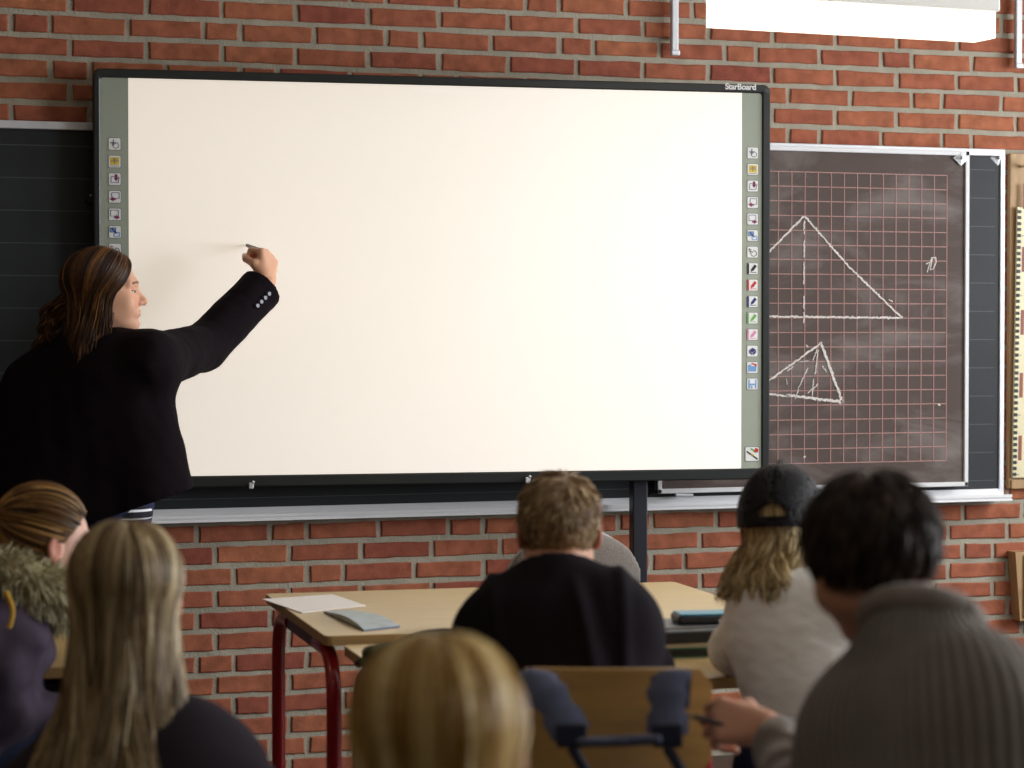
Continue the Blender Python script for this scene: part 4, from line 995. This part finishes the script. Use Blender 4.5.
# ---- teacher
def teacher():
    global PIV; PIV = 5.65
    t = empty('teacher', (W(85, 500, 5.15).x, W(85, 500, 5.15).y, 0), 'woman in black blazer standing at left, writing on whiteboard with raised arm', 'person')
    J = Fig(k=1.02, hs=.97, sit=False)
    J.H = A3(W(105, 292, 5.12)); J.R = rot(yaw_at(105, -93), 2, 2)
    J.N = A3(W(88, 346, 5.14)); J.SR = A3(W(150, 362, 5.08)); J.SL = A3(W(46, 388, 5.20)); J.P = A3(W(82, 500, 5.2))
    J.ER = A3(W(204, 347, 5.33)); J.WR = A3(W(267, 283, 5.49)); J.EL = A3(W(24, 470, 5.16)); J.WL = A3(W(42, 550, 5.30))
    up = np.array([0, 0, 1.]); bn = A3(-un)
    J.handR = (nv(A3(W(267, 240, 5.55)) - J.WR) , nv(bn * .75 + A3(ux) * -.65), (1.15, 1.45, 1.0), .9)
    J.handL = (np.array([.1, .05, -1.]), np.array([1., .2, 0]), relax, .2)
    body(J, t, skin=(226, 174, 144), full=.004, hh=.0030, ears=False)
    mb = fabric('black_wool', (21, 13, 19))
    f = J.f; s = J.s
    flapa = A3(W(138, 385, 5.08)); flapb = A3(W(158, 505, 5.08))
    pr = trunk(J, .026, 1.12) + arm(J, 'R', .025, .036, 1.03) + [(cap(J.SR, A3(J.SR) * .45 + A3(J.ER) * .55 - up * .012, .066, .05), .03)] + arm(J, 'L', .018, .018, .98)
    pr += [(cap(flapa, flapb, .085, .105, flat=(nv(A3(RM @ Vector((0.25, 0, 1)))), .55)), .05), (cap(A3(W(40, 400, 5.17)), A3(W(58, 545, 5.17)), .12, .17, flat=(J.f, .8)), .05), (cap(A3(W(95, 400, 5.16)), A3(W(98, 540, 5.16)), .13, .14, flat=(J.f, .8)), .05)]
    zh = W(100, 520, 5.1).z; cdir = nv(A3(J.WR) - A3(J.ER)); cpt = A3(J.ER) + (A3(J.WR) - A3(J.ER)) * .93
    wd = nv(A3(W(262, 282, 5.5)) - A3(J.ER)); wp = A3(J.ER) + (A3(J.WR) - A3(J.ER)) * .93
    xs_ = A3(RM @ Vector((1, 0, 0)))
    zf = lambda P: np.minimum((zh + np.maximum(0, ((P - A3(W(100, 500, 5.1))) @ xs_)) * .34) - P[..., 2], 1.0)
    garment('blazer', J, t, mb, pr, h=.0065, wr=.0035, wf=30, seed=3, neck=.064, zmin=zf, aniso=(1, 1, .7), after=lambda f_: f_.keep(lambda P: (P - cpt) @ cdir))
    # cuff edge and buttons
    bm = bmesh.new(); E = J.ER; d = nv(A3(J.WR) - A3(J.ER)); bdir = nv(np.cross(d, np.cross(A3(RM @ Vector((.34, -.26, .9))), d)))
    for i in range(4):
        c = A3(J.ER) + (A3(J.WR) - A3(J.ER)) * (.80 - .062 * i) + bdir * .064
        tube(bm, [V3(c), V3(c + bdir * .008)], .0058, 12)
    o = obj('cuff_buttons', bm, mat('grey_button', (112, 112, 126), .3), t); 
    for v in o.data.vertices: v.co -= t.location
    # collar
    pr = [(cap(A3(J.N) + J.s * a * .05 + J.f * .02 + J.up * .035, A3(J.N) + J.s * a * .035 - J.f * .03 + J.up * .045, .018), .02) for a in (-1, 1)] + [(cap(A3(J.N) - J.s * .035 - J.f * .035 + J.up * .04, A3(J.N) + J.s * .035 - J.f * .035 + J.up * .04, .018), .02)]
    V, Q = sdf_mesh(pr, .005); np_mesh('collar', [(V, Q, 0, {})], [mb], t, t.location)
    # striped shirt below the blazer, jeans
    ms = mat('striped_jersey', (24, 24, 46), .85); nt = ms.node_tree; N = nt.nodes; L = nt.links
    tc = N.new('ShaderNodeTexCoord'); sp = N.new('ShaderNodeSeparateXYZ'); ma = N.new('ShaderNodeMath'); ma.operation = 'MULTIPLY'; ma.inputs[1].default_value = 1 / .0235
    fr_ = N.new('ShaderNodeMath'); fr_.operation = 'FRACT'; gt = N.new('ShaderNodeMath'); gt.operation = 'GREATER_THAN'; gt.inputs[1].default_value = .72
    mx = N.new('ShaderNodeMix'); mx.data_type = 'RGBA'; mx.inputs[6].default_value = lin((16, 15, 30)); mx.inputs[7].default_value = lin((250, 250, 255))
    L.new(tc.outputs['Object'], sp.inputs[0]); L.new(sp.outputs['Z'], ma.inputs[0]); L.new(ma.outputs[0], fr_.inputs[0]); L.new(fr_.outputs[0], gt.inputs[0]); L.new(gt.outputs[0], mx.inputs[0]); L.new(mx.outputs[2], N['Principled BSDF'].inputs['Base Color'])
    c1 = A3(W(112, 505, 5.16)); c0 = A3(W(112, 490, 5.16)); zb = W(130, 520, 5.1).z
    garment('striped_shirt', J, t, ms, [(cap(c0, c1 - up * .05, .112, .118, flat=(J.f, .8)), .02)], h=.008, wr=.002, neck=0, zmin=lambda P: np.maximum(zb + .0 - P[..., 2], P[..., 2] - zh - .09))
    J.P = J.P + xs_ * .03
    trousers(J, t, fabric('blue_denim', (50, 56, 84), var=.15, vscale=120))
    # head hair
    def fall(P): return P
    J2 = J
    long_hair(J, t, hair_mat('brown_hair', (28, 15, 9), (70, 42, 22), (150, 102, 54)), n=4200, length=.19, az0=58, part=-.12, vol=.012, wave=.016, out=.03, clumps=70, elev=-16, back=.12, seed=5, frontlen=.95, wfreq=24, capg=.008)
    # loose bun of curls at the nape
    r = np.random.default_rng(3); n = 420; u = np.linspace(0, 1, 16)[None, :, None]; px_ = A3(RM @ Vector((1, 0, 0))); pz_ = A3(RM @ Vector((0, 0, 1)))
    g_ = r.integers(0, 14, n); gx = np.sin(g_ * 12.9) * .5 + .5; gy = np.sin(g_ * 78.2) * .5 + .5
    st = A3(W(70, 300, 5.12)) + px_ * (r.normal(size=(n, 1)) * .008) + up * (gy[:, None] * .05 - .03); en = A3(W(50, 342, 5.14)) + px_ * ((gx[:, None] - .5) * .06 + r.normal(size=(n, 1)) * .004) + up * (gy[:, None] * .06 - .02)
    P = st[:, None] * (1 - u) + en[:, None] * u - px_ * (.030 * np.sin(np.pi * u)) + px_ * .010 * np.sin(u * 11 + g_[:, None, None]) * u + pz_ * (.02 + .012 * np.sin(u * 9 + 2 * g_[:, None, None])) + r.normal(size=(n, 1, 3)) * .003
    np_mesh('hair_curls', [strands_mesh(P, .0013, r.uniform(0, 1, n))], [MATS['brown_hair']], t, t.location)
    # the pen is its own thing
    hc = A3(J.WR) + J.handR[0] * .10; _o = ray(246, 245); tipp = A3(CAM + _o * ((O - CAM).dot(un) / _o.dot(un))); pb = hc + nv(hc - tipp) * .03 + A3(un) * .0
    d_ = nv(pb - tipp); pe = empty('pen', V3(pb), 'dark board pen held against the screen in the writing hand', 'pen')
    bm = bmesh.new(); tube(bm, [V3(tipp + d_ * .012 - pb), V3(tipp + d_ * .13 - pb)], [.0055, .0065], 12); obj('barrel', bm, MATS['black_plastic'], pe, smooth=True)
    bm = bmesh.new(); tube(bm, [V3(tipp - pb), V3(tipp + d_ * .014 - pb)], [.0015, .005], 10); obj('nib', bm, mat('grey_nib', (120, 120, 124), .4), pe, smooth=True)
teacher()

def seatfig(k, hs, H, R, N, SL, SR, EL, ER, WL, WR, P, hl=None, hr=None):
    J = Fig(k=k, hs=hs, sit=True, H=A3(H), R=R, N=A3(N), SL=A3(SL), SR=A3(SR), EL=A3(EL), ER=A3(ER), WL=A3(WL), WR=A3(WR), P=A3(P))
    fd = A3(RM @ Vector((0, 0, -1)))
    J.handL = hl or (nv(fd + A3(RM @ Vector((.3, -.1, 0)))), np.array([0, 0, -1.]), relax, .2)
    J.handR = hr or (nv(fd + A3(RM @ Vector((-.3, -.1, 0)))), np.array([0, 0, -1.]), relax, .2)
    return J
def base_of(J, z=0): return (float(J.P[0]), float(J.P[1]), 0)

# ---- boy in black, centre
def boy():
    global PIV; PIV = 3.56
    J = seatfig(.93, .90, W(559, 534, 3.56), rot(yaw_at(559, 2), -14), W(556, 580, 3.45), W(500, 634, 3.42), W(612, 626, 3.42),
                W(470, 676, 3.60), W(642, 670, 3.60), W(500, 662, 3.84), W(604, 664, 3.84), W(566, 800, 3.33))
    J.P[2] = .56
    t = empty('boy', base_of(J), 'boy with short light brown hair and black sweatshirt seated at the centre, back turned', 'person')
    body(J, t)
    m = fabric('black_sweatshirt', (24, 18, 24), var=.1, vscale=12)
    pr = trunk(J, .018, 1.12) + arm(J, 'L', .022) + arm(J, 'R', .022)
    pr += [(cap(A3(J.N) - J.f * .055 - J.up * .03, A3(J.N) - J.f * .075 - J.up * .10, .04, .03, flat=(J.f, .6)), .03)]
    bx_ = J.s; 
    def folds(f):
        def g(P):
            q = P - J.N; a = q @ J.s; b = -(q @ J.up)
            return -.010 * np.exp(-((a - .03 - b * .12) / .012) ** 2) * np.clip(b / .06, 0, 1) + .006 * np.exp(-((a - .055 - b * .16) / .016) ** 2) * np.clip(b / .06, 0, 1) - .008 * np.exp(-((np.abs(a) - .12 + b * .05) / .012) ** 2)
        f.disp(g)
    garment('sweatshirt', J, t, m, pr, h=.008, wr=.005, wf=20, seed=8, neck=.066, after=folds, zmin=.5)
    # rolled neck rib
    pts = [V3(A3(J.N) + J.s * math.cos(a) * .062 + J.f * (math.sin(a) * .055 + .008) + J.up * (.012 - .014 * math.sin(a))) - V3(t.location) for a in np.linspace(0, 2 * math.pi, 25)]
    bm = bmesh.new(); tube(bm, pts, .0125, 10, cap=False); obj('neck_rib', bm, m, t, smooth=True)
    trousers(J, t, fabric('dark_denim', (38, 44, 66)))
    short_hair(J, t, hair_mat('light_brown_hair', (104, 80, 54), (176, 144, 106), (232, 208, 168)), n=7500, length=.026, lift=.34, crown=(.15, -.5, .85), seed=4, clump=.6,
               cutf=lambda P: np.maximum((P[..., 1] - .072) * .77 - (P[..., 2] - .06) * .64, -.066 - P[..., 2]), lenf=lambda D: .45 + .75 * np.clip(D[:, 2] + .35, 0, 1))
boy()

# ---- girl with cap and white shirt
def cap_girl():
    global PIV; PIV = 3.86
    J = seatfig(.88, .96, W(783, 533, 3.86), rot(yaw_at(783, -10), -10, -3), W(796, 588, 3.78), W(764, 604, 3.78), W(846, 612, 3.70),
                W(733, 648, 3.86), W(862, 672, 3.78), W(768, 648, 4.03), W(838, 662, 3.98), W(826, 760, 3.62))
    J.P[2] = .55; J.EL[2] = ZB + .052; J.WL[2] = ZB + .06; J.WR[2] = ZB + .04
    J.handL = (nv(A3(RM @ Vector((.5, .4, -.8)))), np.array([0, .3, -1.]), (.9, .9, .5), .4)
    t = empty('girl', base_of(J), 'girl in backwards-turned black cap and white shirt, elbow resting on table', 'person'); t['label'] = 'blonde girl in black cap and white shirt, elbow resting on the table'
    body(J, t)
    m = fabric('white_cotton', (248, 246, 242), var=.03, vscale=20)
    pr = trunk(J, .012, 1.0) + arm(J, 'L', .014) + arm(J, 'R', .012)
    garment('shirt', J, t, m, pr, h=.007, wr=.0045, wf=30, seed=12, neck=.058, zmin=.58, aniso=(.5, .5, 1.3))
    pts = [V3(A3(J.N) + J.s * math.cos(a) * .054 + J.f * (math.sin(a) * .05 + .008) + J.up * (.02 - .012 * math.sin(a))) - V3(t.location) for a in np.linspace(0, 2 * math.pi, 25)]
    bm = bmesh.new(); tube(bm, pts, .012, 8, cap=False); obj('shirt_collar', bm, m, t, smooth=True)
    trousers(J, t, fabric('dark_denim', (38, 44, 66)))
    cf = lambda P: (P[..., 1] - .072) * .77 - (P[..., 2] - .06) * .64
    long_hair(J, t, hair_mat('honey_hair', (124, 98, 60), (200, 172, 120), (244, 226, 180)), n=4600, length=.125, az0=66, vol=.003, capg=.002, wave=.032, out=.40, flare=1.1, lenj=.34, clumps=40, elev=-20, back=.2, seed=9, wfreq=46, rad=.0017)
    # the cap is worn: clothing, so it is a part; shell, brim, strap, button
    def tr(V): return (V * J.hs) @ J.R.T + J.H
    pm = mat('black_cap_cloth', (16, 13, 20), .6, spec=.3, bump=.2, bscale=300)
    f = Field((-.13, -.15, -.03), (.13, .13, .16), .004); f.add(ell(EC + [0, -.004, .0], ER + [.016, .017, .028]), .001)
    f.F = np.maximum(f.F, -(f.F + .005)); f.keep(lambda P: -(P[..., 2] - .012 - .10 * P[..., 1]))
    f.cut(ell((0, -.115, .030), (.030, .05, .018)), .003)
    f.disp(lambda P: .0016 * np.exp(-(np.sin(3 * np.arctan2(P[..., 0], P[..., 1] + .014)) / .10) ** 2) * (P[..., 2] > .03))
    f.add(cap((-.034, -.122, .018), (.034, -.122, .018), .007, flat=((0, 1, 0), .5)), .003)
    V, Q = f.mesh(); capo = np_mesh('cap', [(tr(V), Q, 0, {})], [pm], t, t.location)
    f = Field((-.1, .05, -.02), (.1, .2, .08), .004); f.add(ell((0, .10, .028), (.078, .085, .0045)), .002).disp(lambda P: P[..., 0] ** 2 * 0)
    V, Q = f.mesh(); V[:, 2] -= V[:, 0] ** 2 * 3.2; np_mesh('brim', [(tr(V), Q, 0, {})], [pm], capo, (0, 0, 0)).matrix_parent_inverse.identity()
    for ch in capo.children:
        for v in ch.data.vertices: v.co -= t.location
    bm = bmesh.new(); p = tr(EC + np.array([0, -.004, ER[2] + .028])); tube(bm, [V3(p) - t.location, V3(p) - t.location + Vector((0, 0, .005))], [.008, .005], 12); obj('cap_button', bm, pm, capo, smooth=True)
    stool((float(J.P[0]), float(J.P[1]), 0))
cap_girl()

# ---- young man in ribbed sweater
def sweater_man():
    global PIV; PIV = 2.52
    J = seatfig(1.0, .88, W(870, 557, 2.52), rot(yaw_at(868, 48), -22, -4), W(918, 642, 2.42), W(876, 742, 2.50), W(984, 718, 2.36),
                W(826, 810, 2.62), W(1040, 830, 2.52), W(772, 730, 3.1), W(900, 800, 2.80), W(945, 900, 2.25))
    J.P[2] = .54
    J.handL = (nv(A3(RM @ Vector((-1, .12, -.35)))), nv(A3(RM @ Vector((.1, -.5, -.9)))), (.9, 1.0, .6), .8)
    t = empty('young_man', base_of(J), 'dark-haired young man in grey-brown ribbed sweater, foreground right, looking down left', 'person')
    body(J, t, skin=(206, 152, 126), ears=False)
    m = mat('ribbed_wool', (132, 122, 114), .92, spec=.12, sheen=.25, var=.08, vscale=30); nt = m.node_tree; N = nt.nodes; L = nt.links
    at = N.new('ShaderNodeAttribute'); at.attribute_name = 'rib'; sn = N.new('ShaderNodeMath'); sn.operation = 'SINE'; ml = N.new('ShaderNodeMath'); ml.operation = 'MULTIPLY'; ml.inputs[1].default_value = 2 * math.pi / .014
    L.new(at.outputs['Fac'], ml.inputs[0]); L.new(ml.outputs[0], sn.inputs[0])
    bp = N.new('ShaderNodeBump'); bp.inputs['Distance'].default_value = .006; bp.inputs['Strength'].default_value = .9; L.new(sn.outputs[0], bp.inputs['Height']); L.new(bp.outputs['Normal'], N['Principled BSDF'].inputs['Normal'])
    src = N['Principled BSDF'].inputs['Base Color'].links[0].from_socket; mr = N.new('ShaderNodeMapRange'); mr.inputs[1].default_value = -1; mr.inputs[3].default_value = .74; mr.inputs[4].default_value = 1.12
    mx = N.new('ShaderNodeMix'); mx.data_type = 'RGBA'; mx.blend_type = 'MULTIPLY'; mx.inputs[0].default_value = 1; L.new(sn.outputs[0], mr.inputs[0]); L.new(src, mx.inputs[6]); L.new(mr.outputs[0], mx.inputs[7]); L.new(mx.outputs[2], N['Principled BSDF'].inputs['Base Color'])
    pr = trunk(J, .022, 1.10) + arm(J, 'L', .02, .02, .72) + arm(J, 'R', .02)
    o = garment('ribbed_sweater', J, t, m, pr, h=.008, wr=.006, wf=14, seed=21, neck=.064, zmin=.5)
    n = len(o.data.vertices); co = np.empty(n * 3, np.float32); o.data.vertices.foreach_get('co', co); co = co.reshape(-1, 3) + np.array(t.location) - J.N
    a = o.data.attributes.new('rib', 'FLOAT', 'POINT'); a.data.foreach_set('value', (np.arctan2(-(co @ J.f) + .03, co @ J.s) * .15).astype(np.float32))
    bm = bmesh.new()
    pts = [V3(A3(J.N) + J.s * math.cos(a_) * .066 + J.f * (math.sin(a_) * .062 + .01) + J.up * (.030 - .016 * math.sin(a_))) - V3(t.location) for a_ in np.linspace(0, 2 * math.pi, 29)]
    tube(bm, pts, .02, 10, cap=False); obj('roll_collar', bm, m, t, smooth=True)
    trousers(J, t, fabric('dark_denim', (38, 44, 66)))
    cf = lambda P: np.maximum((P[..., 1] - .080) * .85 - (P[..., 2] - .03) * .5, -.078 - P[..., 2])
    short_hair(J, t, hair_mat('dark_brown_hair', (24, 16, 13), (56, 40, 33), (124, 102, 88)), n=9500, length=.047, lift=.2, crown=(.05, -.35, .93), seed=6, cutf=cf, rad=.0014, clump=.45, fwd=.15, capg=.006)
    hp_ = J.WL + J.handL[0] * .1
    a = V3(hp_ + A3(RM @ Vector((.0, .0, .02)))); pe = empty('pencil', a, 'black pencil in the hand of the young man in the ribbed sweater', 'pencil')
    bm = bmesh.new(); dd = RM @ Vector((1, -.28, .1)); dd.normalize(); tube(bm, [dd * -.03, dd * .11], .0045, 6); obj('shaft', bm, MATS['black_plastic'], pe)
    bm = bmesh.new(); tube(bm, [dd * -.03, dd * -.045], [.0045, .0008], 6); obj('tip', bm, m_ply, pe)
sweater_man()

# ---- girl with ponytail and fur collar, far left
def pony_girl():
    global PIV; PIV = 3.9
    J = seatfig(.9, .94, W(47, 544, 3.9), rot(yaw_at(47, -74), -9, 0), W(8, 606, 3.86), W(-18, 656, 3.95), W(-10, 660, 3.72),
                W(18, 700, 4.02), W(-2, 725, 3.76), W(70, 700, 4.05), W(62, 722, 3.86), W(-50, 760, 3.82))
    J.P[2] = .55
    t = empty('girl', base_of(J), 'girl with brown ponytail and fur-collared dark jacket at far left, facing right', 'person')
    body(J, t, skin=(222, 176, 156), hh=.0034)
    m = fabric('plum_jacket', (72, 62, 76))
    pr = trunk(J, .024, 1.1) + arm(J, 'L', .032) + arm(J, 'R', .034)
    garment('jacket', J, t, m, pr, h=.009, wr=.020, wf=34, seed=31, neck=.07, zmin=.5, aniso=(.6, .6, 1.2))
    trousers(J, t, fabric('dark_denim', (38, 44, 66)))
    # fur collar
    r = np.random.default_rng(8); n = 5200; a = r.uniform(0, 2 * math.pi, n); b = r.uniform(0, 2 * math.pi, n)
    ring = J.N + J.up * .055 + J.f * .01; rad = np.stack([np.cos(a), np.sin(a)], 1)
    dr = rad[:, :1] * J.s + rad[:, 1:] * J.f; up = J.up[None]
    nrm = dr * np.cos(b)[:, None] + up * np.sin(b)[:, None]
    P0 = ring + dr * .092 + nrm * .034; u = np.linspace(0, 1, 7)[None, :, None]
    cell = np.sin(np.floor(a * 9) * 12.9 + np.floor(b * 3) * 78.2)
    drv = unit(nrm + np.cross(up, dr) * .5 * cell[:, None] + r.normal(size=(n, 3)) * .25 + np.array([0, 0, -.35]))
    P = P0[:, None] + drv[:, None] * u * (.028 + .02 * r.uniform(size=(n, 1, 1))) + np.array([0, 0, -1.]) * u ** 2 * .012
    rn = np.clip(.5 + .35 * cell + .2 * r.normal(size=n), 0, 1)
    V, Q = sdf_mesh([(cap(ring + J.s * math.cos(x) * .092 + J.f * math.sin(x) * .092, ring + J.s * math.cos(x + .5) * .092 + J.f * math.sin(x + .5) * .092, .040), .01) for x in np.arange(0, 6.3, .5)], .008)
    np_mesh('fur_collar', [(V, Q, 0, {'rnd': np.full(len(V), .3)}), strands_mesh(P, .0017, rn)], [hair_mat('pale_fur', (120, 110, 78), (186, 176, 138), (236, 230, 200), .8)], t, t.location)
    bm = bmesh.new(); p = W(6, 592, 3.68); q = W(9, 628, 3.66); tube(bm, bend([p - t.location, p.lerp(q, .5) + Vector((.012, -.01, 0)) - t.location, q - t.location], .02), .005, 8); obj('drawstring', bm, mat('yellow_cord', (196, 150, 40), .7), t, smooth=True)
    # hair: swept back to the tie
    tie = unit(np.array([0, -1, .18])); n = 4200; D = unit(r.normal(size=(n * 5, 3))); fn = lambda P: np.maximum((P[..., 1] - .050) * .8 - (P[..., 2] - .055) * .6, -(P[..., 2] + .045 + .4 * (P[..., 1] + .05)))
    P0 = EC + D * ER; ok = fn(P0) < 0; D = D[ok][:n]; n = len(D); tl = np.tile(tie, (n, 1)); u = np.linspace(0, 1, 12)[None, :, None]
    DD = slerp(D[:, None], tl[:, None], u); lay = r.uniform(0, 1, n)[:, None, None]; P = EC + DD * (ER + .002 + .012 * lay * np.sin(np.pi * u * .9) + .004 * np.sin(D[:, :1, None] * 60))
    tail0 = EC + tie * (ER + .012); ph = r.uniform(0, 6.28, n)[:, None]; v = np.linspace(.05, 1, 14)[None]
    sp = .022 * np.sin(np.pi * np.clip(v * .9 + .08, 0, 1)) * (r.uniform(size=n) ** .5)[:, None]
    tailp = tail0 + np.stack([np.cos(ph) * sp, -.03 * np.minimum(v * 4, 1) - .02 * v + np.sin(ph) * sp * .5, -.20 * v ** 1.2 + np.sin(ph) * sp * .6 + 0 * ph], -1)
    P = np.concatenate([P, tailp], 1); P = (P * J.hs) @ J.R.T + J.H
    rn = np.clip(.45 + .3 * np.sin(D[:, 2] * 34 + D[:, 0] * 12) + .2 * r.normal(size=n), 0, 1)
    hm = hair_mat('chestnut_hair', (58, 36, 18), (122, 84, 40), (184, 142, 82))
    np_mesh('hair', [hair_cap(J.H, J.R, J.hs, .003, fn), strands_mesh(P, .0016, rn)], [hm], t, t.location)
    V, Q = sdf_mesh([(cap(((tail0 + np.array([math.cos(x) * .018, -.012, math.sin(x) * .018])) * J.hs) @ J.R.T + J.H, ((tail0 + np.array([math.cos(x + .8) * .018, -.012, math.sin(x + .8) * .018])) * J.hs) @ J.R.T + J.H, .010), .005) for x in np.arange(0, 6.3, .8)], .003, lambda f: f.disp(lambda P: waves(P, .002, 300, 2)))
    np_mesh('hair_tie', [(V, Q, 0, {})], [mat('cream_scrunchie', (214, 212, 180), .9)], t, t.location)
pony_girl()

# ---- girl with long ash blonde hair
def long_girl():
    global PIV; PIV = 3.0
    J = seatfig(.97, 1.0, W(124, 604, 3.0), rot(yaw_at(124, 4), -8, 2), W(138, 728, 2.98), W(56, 790, 2.98), W(220, 780, 2.96),
                W(30, 850, 3.1), W(250, 850, 3.1), W(90, 850, 3.35), W(190, 850, 3.35), W(150, 960, 2.9))
    J.P[2] = .48
    for q in ('EL', 'ER', 'WL', 'WR'): getattr(J, q)[2] = .66
    t = empty('girl', base_of(J), 'girl with long straight ash blonde hair seen from behind, foreground left', 'person')
    body(J, t)
    m = fabric('charcoal_top', (46, 39, 45))
    garment('top', J, t, m, trunk(J, .014, 1.1) + arm(J, 'L', .012) + arm(J, 'R', .012), h=.009, wr=.004, seed=41, neck=.066, zmin=.42)
    trousers(J, t, fabric('dark_denim', (38, 44, 66)))
    long_hair(J, t, hair_mat('ash_blonde_hair', (72, 52, 28), (146, 120, 80), (222, 204, 164)), n=8500, length=.48, az0=66, vol=.016, wave=.030, out=.50, clumps=46, elev=-12, back=.30, seed=13, wfreq=16, rad=.0017, capg=.008)
long_girl()

# ---- golden blonde head, bottom centre
def blonde_girl():
    global PIV; PIV = 1.93
    J = seatfig(.97, 1.0, W(437, 764, 1.93), rot(yaw_at(437, 6), -12, 0), W(440, 900, 1.86), W(350, 990, 1.86), W(530, 990, 1.86),
                W(330, 1150, 2.0), W(560, 1150, 2.0), W(400, 1150, 2.25), W(500, 1150, 2.25), W(440, 1300, 1.8))
    J.P[2] = .52; J.N[2] = .84; J.SL[2] = J.SR[2] = .76
    for q in ('EL', 'ER'): getattr(J, q)[2] = .60
    for q in ('WL', 'WR'): getattr(J, q)[2] = .64
    J.P[:2] = A3(W(440, 900, 1.78))[:2]
    t = empty('girl', base_of(J), 'golden blonde girl in the nearest foreground, only her parted hair showing', 'person')
    body(J, t)
    garment('top', J, t, fabric('blue_grey_top', (70, 76, 92)), trunk(J, .014, 1.05) + arm(J, 'L', .012) + arm(J, 'R', .012), h=.01, wr=.004, seed=51, neck=.066, zmin=.46)
    trousers(J, t, fabric('dark_denim', (38, 44, 66)))
    long_hair(J, t, hair_mat('golden_hair', (118, 80, 28), (188, 148, 72), (240, 218, 164)), n=5200, length=.26, az0=66, part=.0, vol=.016, wave=.010, out=.12, clumps=44, elev=-12, back=.1, seed=17, wfreq=18, rad=.0017, capg=.008)
blonde_girl()

PIV = None
# ================================================================ LIGHT
def area(name, loc, target, sx, sy, power, col):
    l = bpy.data.lights.new(name, 'AREA'); l.shape = 'RECTANGLE'; l.size = sx; l.size_y = sy; l.energy = power; l.color = col
    o = bpy.data.objects.new(name, l); COL.objects.link(o); o.location = loc
    o.rotation_euler = (Vector(target) - Vector(loc)).to_track_quat('-Z', 'Y').to_euler(); return o
for i, (a, b) in enumerate(WIN):
    area('window_daylight', (XR + .35, (a + b) / 2, 1.8), (XR - 3, (a + b) / 2, 1.2), b - a, 1.7, (30, 190, 150)[i], (.95, .97, 1))
# ceiling lamps of the room
m_lampw = mat('lit_ceiling_diffuser', (255, 232, 196), .5, emit=1.2)
for x, y, pw in ((-.9, 4.2, 4), (-.9, .6, 2), (1.6, .6, 6)):
    t = empty('ceiling_lamp', (x, y, ZC - .09), 'long fluorescent ceiling lamp', 'lamp', 'ceiling lamps')
    bm = bmesh.new(); prism(bm, rrect(-.6, -.09, .6, .09, .02, 3), 0, .05); obj('diffuser', bm, m_lampw, t)
    bm = bmesh.new(); box(bm, (-.61, -.1, .05), (.61, .1, .09), .006); obj('housing', bm, m_white, t)
    area('ceiling_lamp_light', (x, y, ZC - .095), (x, y, 0), 1.2, .18, pw, (1, .66, .34) if y > 2 else (1, .93, .84))
w = bpy.data.worlds.new('world'); SC.world = w; w.use_nodes = True
w.node_tree.nodes['Background'].inputs[0].default_value = (.8, .88, 1, 1); w.node_tree.nodes['Background'].inputs[1].default_value = .25
vs = SC.view_settings; vs.view_transform = 'Standard'; vs.look = 'None'; vs.exposure = 0; vs.gamma = 1; vs.use_curve_mapping = False
SC.cycles.use_denoising = True
SC.cycles.max_bounces = 8
